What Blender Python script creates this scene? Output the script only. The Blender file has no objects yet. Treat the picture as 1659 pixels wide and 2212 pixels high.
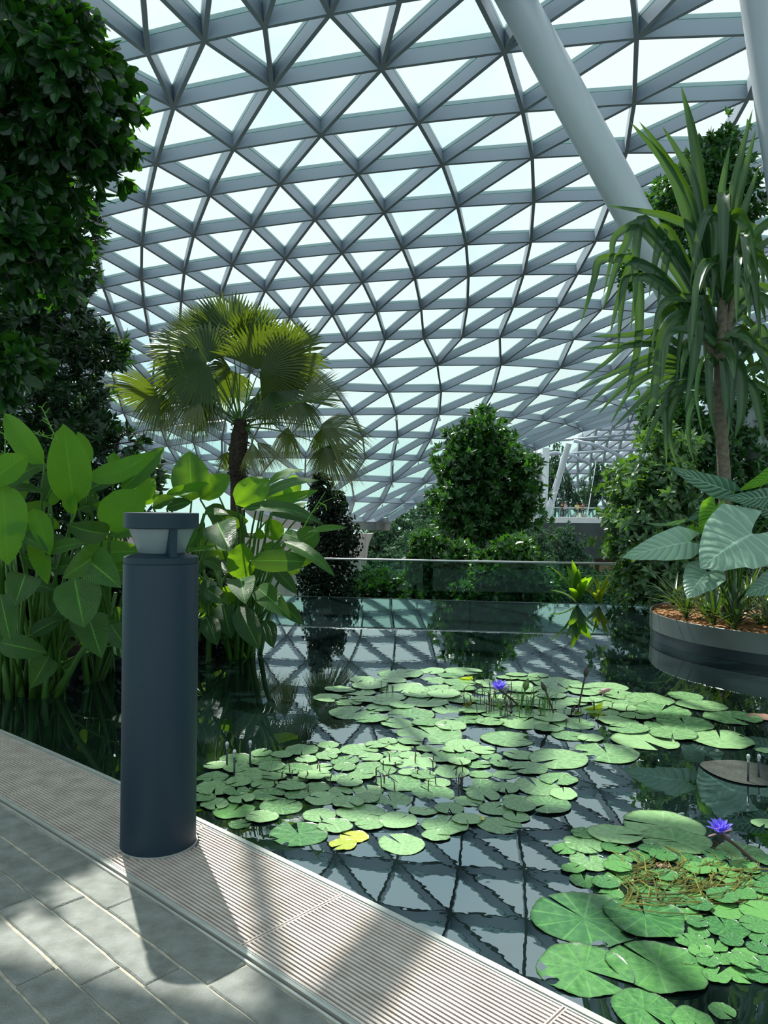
import bpy, bmesh, math, random
import numpy as np
from mathutils import Vector, Matrix
rnd = random.Random(7)
npr = np.random.default_rng(7)
SC = bpy.context.scene
COL = SC.collection
# ------------------------------------------------------------------ camera frame
F = 1660.0; CX, CY = 829.5, 1106.0
TH = math.radians(0.6)
C0 = np.array([0, 0, 1.3])
RV = np.array([math.cos(TH), 0, math.sin(TH)]); UV_ = np.array([-math.sin(TH), 0, math.cos(TH)]); FV = np.array([0, 1.0, 0])
WZ = -0.05
def ray(x, y): return FV + (x-CX)/F*RV - (y-CY)/F*UV_
def W(x, y, D): return C0 + ray(x, y)*D                 # point seen at (x,y), D metres ahead
def G(x, y, z=WZ):
    r = ray(x, y); return C0 + r*((z-C0[2])/r[2])      # point on the horizontal plane z
cam_d = bpy.data.cameras.new('camera'); cam = bpy.data.objects.new('camera', cam_d); COL.objects.link(cam)
cam_d.sensor_fit = 'VERTICAL'; cam_d.sensor_height = 36; cam_d.lens = F/2212*36; cam_d.clip_end = 2000; cam_d.clip_start = 0.05
M = Matrix(((RV[0], UV_[0], 0, 0), (RV[1], UV_[1], -1, 0), (RV[2], UV_[2], 0, 1.3), (0, 0, 0, 1)))
cam.matrix_world = M
SC.camera = cam
# ------------------------------------------------------------------ object helpers
def tag(o, label=None, cat=None, group=None, kind=None):
    if label: o['label'] = label
    if cat: o['category'] = cat
    if group: o['group'] = group
    if kind: o['kind'] = kind
    return o
def empty(name, loc=(0, 0, 0), rz=0):
    o = bpy.data.objects.new(name, None); COL.objects.link(o); o.location = tuple(float(v) for v in loc); o.rotation_euler = (0, 0, rz)
    o.empty_display_size = .1
    return o
class MB:
    """collects vertices, faces and per-vertex tint for one mesh"""
    def __init__(s): s.v = []; s.f = []; s.t = []
    def add(s, vs, fs, tint=0.5):
        b = len(s.v); s.v.extend([tuple(map(float, p)) for p in vs]); s.f.extend([tuple(b+i for i in f) for f in fs])
        if hasattr(tint, '__len__'): s.t.extend(tint)
        else: s.t.extend([tint]*len(vs))
    def box(s, c, sx, sy, sz, ax=None, tint=.5):
        c = np.array(c, float); ax = np.eye(3) if ax is None else ax
        P = [c+ax[0]*sx*i/2+ax[1]*sy*j/2+ax[2]*sz*k/2 for k in (-1, 1) for j in (-1, 1) for i in (-1, 1)]
        s.add(P, [(0, 2, 3, 1), (4, 5, 7, 6), (0, 1, 5, 4), (2, 6, 7, 3), (0, 4, 6, 2), (1, 3, 7, 5)], tint)
    def tube(s, pts, rad, n=8, cap=True, tint=.5):
        pts = [np.array(p, float) for p in pts]
        if not hasattr(rad, '__len__'): rad = [rad]*len(pts)
        b = len(s.v); vs = []; prev = None
        for i, p in enumerate(pts):
            d = pts[min(i+1, len(pts)-1)]-pts[max(i-1, 0)]; d = d/(np.linalg.norm(d)+1e-12)
            if prev is None:
                a = np.array([0, 0, 1.]) if abs(d[2]) < .9 else np.array([1., 0, 0]); a = np.cross(d, a)
            else: a = prev-d*(prev@d)
            a = a/(np.linalg.norm(a)+1e-12); prev = a; c = np.cross(d, a)
            for k in range(n):
                t = 2*math.pi*k/n; vs.append(p+rad[i]*(math.cos(t)*a+math.sin(t)*c))
        fs = []
        for i in range(len(pts)-1):
            for k in range(n):
                k2 = (k+1) % n; fs.append((i*n+k, i*n+k2, (i+1)*n+k2, (i+1)*n+k))
        if cap: fs.append(tuple(range(n-1, -1, -1))); fs.append(tuple((len(pts)-1)*n+k for k in range(n)))
        s.add(vs, fs, tint)
    def lathe(s, prof, c=(0, 0, 0), n=48, tint=.5, closed=False):
        c = np.array(c, float); vs = []; fs = []
        for r, z in prof:
            for k in range(n):
                t = 2*math.pi*k/n; vs.append(c+np.array([r*math.cos(t), r*math.sin(t), z]))
        m = len(prof)
        for i in range(m-1 if not closed else m):
            j = (i+1) % m
            for k in range(n):
                k2 = (k+1) % n; fs.append((i*n+k, i*n+k2, j*n+k2, j*n+k))
        s.add(vs, fs, tint)
    def prism(s, poly, z0, z1, tint=.5):
        n = len(poly); vs = [(p[0], p[1], z0) for p in poly]+[(p[0], p[1], z1) for p in poly]
        fs = [tuple(range(n-1, -1, -1)), tuple(range(n, 2*n))]+[(i, (i+1) % n, n+(i+1) % n, n+i) for i in range(n)]
        s.add(vs, fs, tint)
    def mesh(s, name, mat=None, smooth=False, origin=None):
        me = bpy.data.meshes.new(name)
        vs = s.v if origin is None else [tuple(np.array(p)-origin) for p in s.v]
        me.from_pydata(vs, [], s.f); 
        a = me.attributes.new('tint', 'FLOAT', 'POINT'); a.data.foreach_set('value', [float(t) for t in s.t])
        if mat: me.materials.append(mat)
        if smooth: me.polygons.foreach_set('use_smooth', [True]*len(me.polygons))
        me.update(); return me
    def build(s, name, mat=None, parent=None, smooth=False, fix=False, auto=None):
        pl = np.array(parent_loc(parent)) if parent else None
        me = s.mesh(name, mat, smooth or auto is not None, pl)
        if fix or auto is not None:
            bm = bmesh.new(); bm.from_mesh(me); bmesh.ops.recalc_face_normals(bm, faces=bm.faces)
            if auto is not None:
                for e in bm.edges:
                    if len(e.link_faces) == 2 and e.calc_face_angle(0) > auto: e.smooth = False
            bm.to_mesh(me); bm.free()
        o = bpy.data.objects.new(name, me); COL.objects.link(o)
        if parent: o.parent = parent
        return o
def parent_loc(p):
    l = np.zeros(3)
    while p: l = l+np.array(p.location); p = p.parent
    return l
def copy_tree(o, parent=None):
    c = o.copy(); COL.objects.link(c); c.parent = parent
    for ch in o.children: copy_tree(ch, c)
    return c
# ------------------------------------------------------------------ materials
def lin(h):
    h = h.lstrip('#'); c = [int(h[i:i+2], 16)/255 for i in (0, 2, 4)]
    return tuple((x/12.92 if x <= .04045 else ((x+.055)/1.055)**2.4) for x in c)+(1,)
def new_mat(name):
    m = bpy.data.materials.new(name); m.use_nodes = True; nt = m.node_tree; nt.nodes.clear()
    out = nt.nodes.new('ShaderNodeOutputMaterial'); return m, nt, out
def N(nt, t, **kw):
    n = nt.nodes.new(t)
    for k, v in kw.items():
        if k in n.inputs: n.inputs[k].default_value = v
        else: setattr(n, k, v)
    return n
def pbr(name, c1, c2=None, rough=.5, metal=0, scale=5., bump=0, bscale=None, spec=.5, coord='Object', detail=4, ior=None, coat=0):
    m, nt, out = new_mat(name); L = nt.links.new
    p = N(nt, 'ShaderNodeBsdfPrincipled'); p.inputs['Roughness'].default_value = rough; p.inputs['Metallic'].default_value = metal
    p.inputs['Specular IOR Level'].default_value = spec
    if ior: p.inputs['IOR'].default_value = ior
    if coat: p.inputs['Coat Weight'].default_value = coat
    L(p.outputs[0], out.inputs[0])
    tc = N(nt, 'ShaderNodeTexCoord')
    if c2:
        nz = N(nt, 'ShaderNodeTexNoise'); nz.inputs['Scale'].default_value = scale; nz.inputs['Detail'].default_value = detail
        L(tc.outputs[coord], nz.inputs['Vector'])
        r = N(nt, 'ShaderNodeValToRGB'); r.color_ramp.elements[0].position = .35; r.color_ramp.elements[1].position = .65
        r.color_ramp.elements[0].color = lin(c1); r.color_ramp.elements[1].color = lin(c2)
        L(nz.outputs['Fac'], r.inputs[0]); L(r.outputs[0], p.inputs['Base Color'])
    else: p.inputs['Base Color'].default_value = lin(c1)
    if bump:
        nb = N(nt, 'ShaderNodeTexNoise'); nb.inputs['Scale'].default_value = bscale or scale*4; nb.inputs['Detail'].default_value = 6
        L(tc.outputs[coord], nb.inputs['Vector']); b = N(nt, 'ShaderNodeBump'); b.inputs['Strength'].default_value = bump; b.inputs['Distance'].default_value = .01
        L(nb.outputs['Fac'], b.inputs['Height']); L(b.outputs[0], p.inputs['Normal'])
    return m
def leafmat(name, c1, c2, trans='#86b51e', tw=.35, rough=.38, spec=.5, vein=0):
    """two-tone leaf: tint attribute picks the colour, part of the light shines through"""
    m, nt, out = new_mat(name); L = nt.links.new
    at = N(nt, 'ShaderNodeAttribute', attribute_name='tint')
    r = N(nt, 'ShaderNodeValToRGB'); r.color_ramp.elements[0].color = lin(c1); r.color_ramp.elements[1].color = lin(c2)
    L(at.outputs['Fac'], r.inputs[0])
    p = N(nt, 'ShaderNodeBsdfPrincipled'); p.inputs['Roughness'].default_value = rough; p.inputs['Specular IOR Level'].default_value = spec
    L(r.outputs[0], p.inputs['Base Color'])
    t = N(nt, 'ShaderNodeBsdfTranslucent'); t.inputs['Color'].default_value = lin(trans)
    mx = N(nt, 'ShaderNodeMixShader'); mx.inputs[0].default_value = tw
    if vein:
        tf = N(nt, 'ShaderNodeMath', operation='MULTIPLY_ADD'); L(at.outputs['Fac'], tf.inputs[0]); tf.inputs[1].default_value = tw*.85; tf.inputs[2].default_value = tw*.15; L(tf.outputs[0], mx.inputs[0])
    L(p.outputs[0], mx.inputs[1]); L(t.outputs[0], mx.inputs[2]); L(mx.outputs[0], out.inputs[0])
    if vein:
        uv = N(nt, 'ShaderNodeUVMap'); sep = N(nt, 'ShaderNodeSeparateXYZ'); L(uv.outputs[0], sep.inputs[0])
        # u runs across (0.5 = midrib), v along; side veins sweep towards the tip
        a = N(nt, 'ShaderNodeMath', operation='SUBTRACT'); L(sep.outputs[0], a.inputs[0]); a.inputs[1].default_value = .5
        ab = N(nt, 'ShaderNodeMath', operation='ABSOLUTE'); L(a.outputs[0], ab.inputs[0])
        k = N(nt, 'ShaderNodeMath', operation='MULTIPLY_ADD'); L(ab.outputs[0], k.inputs[0]); k.inputs[1].default_value = -.45; L(sep.outputs[1], k.inputs[2])
        s = N(nt, 'ShaderNodeMath', operation='MULTIPLY'); L(k.outputs[0], s.inputs[0]); s.inputs[1].default_value = vein*6.283
        sn = N(nt, 'ShaderNodeMath', operation='SINE'); L(s.outputs[0], sn.inputs[0])
        pw = N(nt, 'ShaderNodeMapRange'); L(sn.outputs[0], pw.inputs[0]); pw.inputs[1].default_value = .6; pw.inputs[2].default_value = 1
        mr = N(nt, 'ShaderNodeMapRange'); L(ab.outputs[0], mr.inputs[0]); mr.inputs[1].default_value = .012; mr.inputs[2].default_value = .025; mr.inputs[3].default_value = 1; mr.inputs[4].default_value = 0
        ad = N(nt, 'ShaderNodeMath', operation='MULTIPLY_ADD'); L(pw.outputs[0], ad.inputs[0]); ad.inputs[1].default_value = .5; L(mr.outputs[0], ad.inputs[2]); ad.use_clamp = True
        mc = N(nt, 'ShaderNodeMixRGB'); mc.blend_type = 'MIX'; L(ad.outputs[0], mc.inputs[0]); L(r.outputs[0], mc.inputs[1])
        lc = lin(c2); mc.inputs[2].default_value = tuple(min(1, x*1.25+.01) for x in lc[:3])+(1,)
        L(mc.outputs[0], p.inputs['Base Color'])
        b = N(nt, 'ShaderNodeBump'); b.inputs['Strength'].default_value = .7; b.inputs['Distance'].default_value = .005
        L(sn.outputs[0], b.inputs['Height']); L(b.outputs[0], p.inputs['Normal'])
    return m
MT = {}
MT['steel'] = pbr('painted_steel', '#97a3b0', '#9da9b6', rough=.42, scale=.6, spec=.4)
MT['frame'] = pbr('glazing_frame', '#9fb9bb', rough=.4)
MT['strut'] = pbr('strut_paint', '#bcc3ca', '#c2c9d0', rough=.32, scale=.8, spec=.5)
MT['bollard'] = pbr('bollard_paint', '#132836', '#162c3b', rough=.48, scale=300, bump=.05, bscale=900, spec=.35)
MT['lens'] = pbr('frosted_lens', '#737f86', rough=.35, spec=.6)
MT['grate'] = pbr('grate_metal', '#d9cfc6', '#c4b8ae', rough=.4, scale=12, metal=.2, spec=.6)
MT['gutter'] = pbr('gutter_dark', '#2e2523', rough=.9)
MT['edge'] = pbr('edge_metal', '#c3c6c0', '#b0b6b0', rough=.35, metal=.3, scale=8)
MT['stone'] = pbr('granite', '#70756f', '#888d88', rough=.72, scale=14, bump=.5, bscale=140, spec=.35, detail=8)
MT['mortar'] = pbr('mortar', '#c4bfac', '#a5a092', rough=.95, scale=30, bump=.4)
MT['concrete'] = pbr('concrete', '#8d9290', '#9ba09d', rough=.85, scale=2)
MT['dark_wall'] = pbr('dark_wall', '#3a4446', '#475254', rough=.8, scale=.4)
MT['soil'] = pbr('soil', '#1c1610', '#2c2116', rough=1, scale=6, bump=.6)
MT['mulch'] = pbr('mulch', '#4b2d1c', '#b98a54', rough=.9, scale=38, bump=1, bscale=60, detail=8)
MT['pink'] = pbr('pink_render', '#d9c6c2', '#e6d8d4', rough=.8, scale=1)
MT['planter'] = pbr('planter_steel', '#6f7876', '#5d6664', rough=.38, metal=.35, scale=3)
MT['band'] = pbr('planter_band', '#1f2a30', '#27343a', rough=.3, scale=2)
MT['trunk'] = pbr('bark', '#5d5348', '#7a6f62', rough=.95, scale=18, bump=.8, bscale=30)
MT['dark_bark'] = pbr('dark_bark', '#2b241e', '#443a30', rough=.95, scale=20, bump=1, bscale=30)
MT['stem'] = leafmat('green_stem', '#2f5a1e', '#5f8f2e', tw=.1)
MT['dstem'] = pbr('lily_stem', '#2f2420', '#463028', rough=.5, scale=20)
MT['thalia'] = leafmat('broad_leaf', '#143b24', '#5a9a2e', trans='#a0d81c', tw=.62, rough=.42, spec=.45, vein=34)  # bright end carries the backlight, dark end the shade on lower leaves
MT['ficus'] = leafmat('rubber_leaf', '#0f2417', '#2c5624', trans='#5fae1c', tw=.17, rough=.27)
MT['narrow'] = leafmat('narrow_leaf', '#101f16', '#264426', trans='#4f8f22', tw=.14, rough=.34)
MT['ctree'] = leafmat('glossy_leaf', '#183820', '#416f36', trans='#5fa42a', tw=.18, rough=.27)
MT['dtree'] = leafmat('tiny_leaf', '#101c14', '#1d3020', trans='#2d5a1a', tw=.12, rough=.3)
MT['rtree'] = leafmat('lit_leaf', '#234630', '#76966a', trans='#86c42a', tw=.18, rough=.25)  # pale tone takes sunlit highlights into the leaf colour
MT['far'] = leafmat('far_leaf', '#2c4638', '#466552', trans='#4f7f4a', tw=.2, rough=.6, spec=.2)  # grey-green has distance haze mixed into the leaf colour
MT['palm'] = leafmat('palm_leaf', '#1d4226', '#94963a', trans='#7f9a1e', tw=.24, rough=.35)
MT['strap'] = leafmat('strap_leaf', '#1a3829', '#4a7434', trans='#7fb41e', tw=.13, rough=.33, spec=.6)
MT['taro'] = leafmat('taro_leaf', '#3f6a55', '#8fb09c', trans='#6fb41e', tw=.12, rough=.36, vein=9)
MT['tarol'] = leafmat('taro_leaf_backlit', '#2f6e24', '#4f9a24', trans='#9ada1a', tw=.55, rough=.4, vein=9)  # taro copy with backlight put into its brighter green
MT['yellow'] = leafmat('yellow_green_leaf', '#3f7f3a', '#c9cf2a', trans='#b9d42a', tw=.35)
MT['petal'] = leafmat('violet_petal', '#8f86ee', '#5a49dd', trans='#8f7cff', tw=.35, rough=.5)
MT['sepal'] = leafmat('sepal', '#6f4a4a', '#c9a0a8', trans='#d9a0b0', tw=.2)
MT['bud'] = pbr('lily_bud', '#2a211e', '#3f3a26', rough=.5, scale=30)
MT['gbud'] = pbr('green_bud', '#39522a', '#5f7a34', rough=.45, scale=30)
MT['stamen'] = pbr('stamen', '#e0b020', '#7a4fd0', rough=.6, scale=200)
MT['rail'] = pbr('rail_metal', '#b9c0c0', rough=.3, metal=.5)
MT['white'] = pbr('white_paint', '#d5dadb', '#c9cfd0', rough=.6, scale=1)
MT['skin'] = pbr('skin', '#b07f66', rough=.6)
MT['hair'] = pbr('hair', '#1d1714', rough=.6)
def glassmat(name, tint, refl=.08, rough=0.0, k=.8):
    m, nt, out = new_mat(name); L = nt.links.new
    t = N(nt, 'ShaderNodeBsdfTransparent'); t.inputs[0].default_value = lin(tint)
    g = N(nt, 'ShaderNodeBsdfGlossy'); g.inputs['Roughness'].default_value = rough; g.inputs['Color'].default_value = (.9, 1, .97, 1)
    fr = N(nt, 'ShaderNodeFresnel'); ge = N(nt, 'ShaderNodeNewGeometry'); io = N(nt, 'ShaderNodeMapRange'); L(ge.outputs['Backfacing'], io.inputs[0]); io.inputs[3].default_value = 1.5; io.inputs[4].default_value = 1/1.5; L(io.outputs[0], fr.inputs[0])
    ml = N(nt, 'ShaderNodeMath', operation='MULTIPLY_ADD'); L(fr.outputs[0], ml.inputs[0]); ml.inputs[1].default_value = k; ml.inputs[2].default_value = refl; ml.use_clamp = True
    mx = N(nt, 'ShaderNodeMixShader'); L(ml.outputs[0], mx.inputs[0]); L(t.outputs[0], mx.inputs[1]); L(g.outputs[0], mx.inputs[2]); L(mx.outputs[0], out.inputs[0])
    return m
MT['glass'] = glassmat('roof_glass', '#fbfffe', -.02)
MT['bal_glass'] = glassmat('balustrade_glass', '#dff0ea', .0, k=.4)
m, nt, out = new_mat('clear_plastic'); p = N(nt, 'ShaderNodeBsdfPrincipled'); p.inputs['Transmission Weight'].default_value = .8; p.inputs['Roughness'].default_value = .1; p.inputs['Base Color'].default_value = (.9, .95, .95, 1); nt.links.new(p.outputs[0], out.inputs[0]); MT['clear'] = m
# water: dark still pond with small ripples
m, nt, out = new_mat('pond_water'); L = nt.links.new
p = N(nt, 'ShaderNodeBsdfPrincipled'); p.inputs['Base Color'].default_value = (.004, .009, .009, 1); p.inputs['Roughness'].default_value = .0; p.inputs['IOR'].default_value = 3.4; p.inputs['Specular Tint'].default_value = (.80, .95, 1, 1)
tc = N(nt, 'ShaderNodeTexCoord'); L(p.outputs[0], out.inputs[0])
n1 = N(nt, 'ShaderNodeTexNoise'); n1.inputs['Scale'].default_value = 10.; n1.inputs['Detail'].default_value = 2
n2 = N(nt, 'ShaderNodeTexNoise'); n2.inputs['Scale'].default_value = 1.3; n2.inputs['Detail'].default_value = 1
L(tc.outputs['Object'], n1.inputs['Vector']); L(tc.outputs['Object'], n2.inputs['Vector'])
ad = N(nt, 'ShaderNodeMath', operation='MULTIPLY_ADD'); L(n2.outputs['Fac'], ad.inputs[0]); ad.inputs[1].default_value = 1.2; L(n1.outputs['Fac'], ad.inputs[2])
b = N(nt, 'ShaderNodeBump'); b.inputs['Strength'].default_value = .5; b.inputs['Distance'].default_value = .00042; L(ad.outputs[0], b.inputs['Height']); L(b.outputs[0], p.inputs['Normal'])
MT['water'] = m
# lily pad: radial veins and mottling
def padmat(name, c1, c2, rim):
    m, nt, out = new_mat(name); L = nt.links.new
    p = N(nt, 'ShaderNodeBsdfPrincipled'); p.inputs['Roughness'].default_value = .27; p.inputs['Specular IOR Level'].default_value = .8
    tc = N(nt, 'ShaderNodeTexCoord'); sx = N(nt, 'ShaderNodeSeparateXYZ'); L(tc.outputs['Object'], sx.inputs[0])
    at = N(nt, 'ShaderNodeMath', operation='ARCTAN2'); L(sx.outputs[1], at.inputs[0]); L(sx.outputs[0], at.inputs[1])
    mu = N(nt, 'ShaderNodeMath', operation='MULTIPLY'); L(at.outputs[0], mu.inputs[0]); mu.inputs[1].default_value = 11
    sn = N(nt, 'ShaderNodeMath', operation='SINE'); L(mu.outputs[0], sn.inputs[0])
    mr = N(nt, 'ShaderNodeMapRange'); L(sn.outputs[0], mr.inputs[0]); mr.inputs[1].default_value = .9; mr.inputs[2].default_value = 1
    nz = N(nt, 'ShaderNodeTexNoise'); nz.inputs['Scale'].default_value = 5; nz.inputs['Detail'].default_value = 4; L(tc.outputs['Object'], nz.inputs['Vector'])
    oi = N(nt, 'ShaderNodeObjectInfo')
    am = N(nt, 'ShaderNodeMath', operation='MULTIPLY_ADD'); L(oi.outputs['Random'], am.inputs[0]); am.inputs[1].default_value = .55; L(nz.outputs['Fac'], am.inputs[2])
    r = N(nt, 'ShaderNodeValToRGB'); r.color_ramp.elements[0].color = lin(c1); r.color_ramp.elements[1].color = lin(c2); r.color_ramp.elements[0].position = .45; r.color_ramp.elements[1].position = 1.
    L(am.outputs[0], r.inputs[0])
    mc = N(nt, 'ShaderNodeMixRGB'); L(r.outputs[0], mc.inputs[1]); mc.inputs[2].default_value = tuple(min(1, x*1.25) for x in lin(c2)[:3])+(1,)
    ml = N(nt, 'ShaderNodeMath', operation='MULTIPLY'); L(mr.outputs[0], ml.inputs[0]); ml.inputs[1].default_value = .5; L(ml.outputs[0], mc.inputs[0])
    av = N(nt, 'ShaderNodeAttribute', attribute_name='tint')
    m2 = N(nt, 'ShaderNodeMixRGB'); L(av.outputs['Fac'], m2.inputs[0]); L(mc.outputs[0], m2.inputs[1]); m2.inputs[2].default_value = lin(rim)
    L(m2.outputs[0], p.inputs['Base Color'])
    b = N(nt, 'ShaderNodeBump'); b.inputs['Strength'].default_value = .45; b.inputs['Distance'].default_value = .008
    n2 = N(nt, 'ShaderNodeTexNoise'); n2.inputs['Scale'].default_value = 3.2; n2.inputs['Detail'].default_value = 3; L(tc.outputs['Object'], n2.inputs['Vector']); L(n2.outputs['Fac'], b.inputs['Height']); L(b.outputs[0], p.inputs['Normal'])
    L(p.outputs[0], out.inputs[0]); return m
MT['pad'] = padmat('lily_pad_green', '#497646', '#84aa76', '#4a5c3c')
MT['padd'] = padmat('lily_pad_deep', '#2b5f34', '#578c49', '#2f4a2c')
MT['pady'] = padmat('lily_pad_yellowing', '#7f9a2c', '#b9c04a', '#8a7a2c')
MT['padb'] = padmat('lily_pad_brown', '#7a5f4f', '#9a8070', '#4f3a2c')
# ------------------------------------------------------------------ generic leaf
def leaf_verts(base, tip, half, side, bend=0., fold=.15, nrm=None, shape='ovate', droop=0, m=10, curl=0, cup=0):
    """leaf surface from base to tip; side = unit vector across, bend/droop along nrm"""
    base = np.array(base, float); tip = np.array(tip, float); ax = tip-base; Lg = np.linalg.norm(ax)
    d = ax/(Lg+1e-9); side = side-d*(side@d); side = side/(np.linalg.norm(side)+1e-9); nr = np.cross(d, side)
    vs = []; cols = (-1, -.6, -.25, 0, .25, .6, 1)
    for i in range(m+1):
        s = i/m
        if shape == 'ovate': w = (s**.55)*((1-s)**.8)/(.4074**.55*.5926**.8)
        elif shape == 'heart':
            w = min(1., (s/.22)**.5 if s > 0 else 0)*((1-s)**.72)/(.78**.72); w = max(w, .34 if s == 0 else 0)
        elif shape == 'lance': w = (s**.45)*((1-s)**.6)/(.4286**.45*.5714**.6)
        elif shape == 'strap': w = min(1, .75+s)*(1-s**3.5)
        else: w = math.sin(math.pi*min(1, s*.96+.02))**.7
        w = max(w, .015 if s < 1 else .0)*half
        c = base+ax*s+nr*(bend*Lg*math.sin(math.pi*s)-droop*Lg*s*s)
        for j, k in enumerate(cols):
            back = 0
            if shape == 'heart': back = -d*(abs(k)**1.5)*half*.75*max(0, 1-s/.45)**1.3
            e = nr*(fold*abs(k)*w+cup*w*k*k)+nr*(curl*w*.12*math.sin(s*19+k*2)*abs(k))
            vs.append(c+side*(k*w)+e+back)
    nc = len(cols); fs = []; uv = []
    for i in range(m):
        for j in range(nc-1): fs.append((i*nc+j, i*nc+j+1, (i+1)*nc+j+1, (i+1)*nc+j))
    for i in range(m+1):
        for k in cols: uv.append((.5+k*.5, i/m))
    return vs, fs, uv
def leaf_obj(name, mat, parent, *a, tint=.5, **k):
    vs, fs, uv = leaf_verts(*a, **k); mb = MB(); mb.add(vs, fs, tint); o = mb.build(name, mat, parent, smooth=True)
    ul = o.data.uv_layers.new(name='UVMap')
    for lp in o.data.loops: ul.data[lp.index].uv = uv[lp.vertex_index]
    return o
def unit(v): v = np.array(v, float); return v/(np.linalg.norm(v)+1e-12)
def traced_leaf(parent, bx, by, tx, ty, w, D, dY=0., tilt=0., bend=.06, shape='ovate', mat='thalia', tint=.5, fold=.15, name='leaf', curl=0, cup=0, droop=0):
    b = W(bx, by, D); t = W(tx, ty, D+dY); mid = (b+t)/2; vw = unit(mid-C0)
    d = unit(t-b); s = unit(np.cross(d, vw)); up = unit(np.cross(s, d))
    s2 = s*math.cos(tilt)+up*math.sin(tilt)
    half = w/2*D/F/max(.35, math.cos(tilt))
    return leaf_obj(name, MT[mat], parent, b, t, half, s2, tint=tint, bend=bend, fold=fold, shape=shape, curl=curl, cup=cup, droop=droop), b
def curve_pts(a, b, sag=None, n=8, up=.3):
    a = np.array(a, float); b = np.array(b, float); c = np.array([a[0]+(b[0]-a[0])*.25, a[1]+(b[1]-a[1])*.25, a[2]+(b[2]-a[2])*(.5+up)])
    return [a*(1-t)**2+2*c*t*(1-t)+b*t*t for t in [i/n for i in range(n+1)]]
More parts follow.
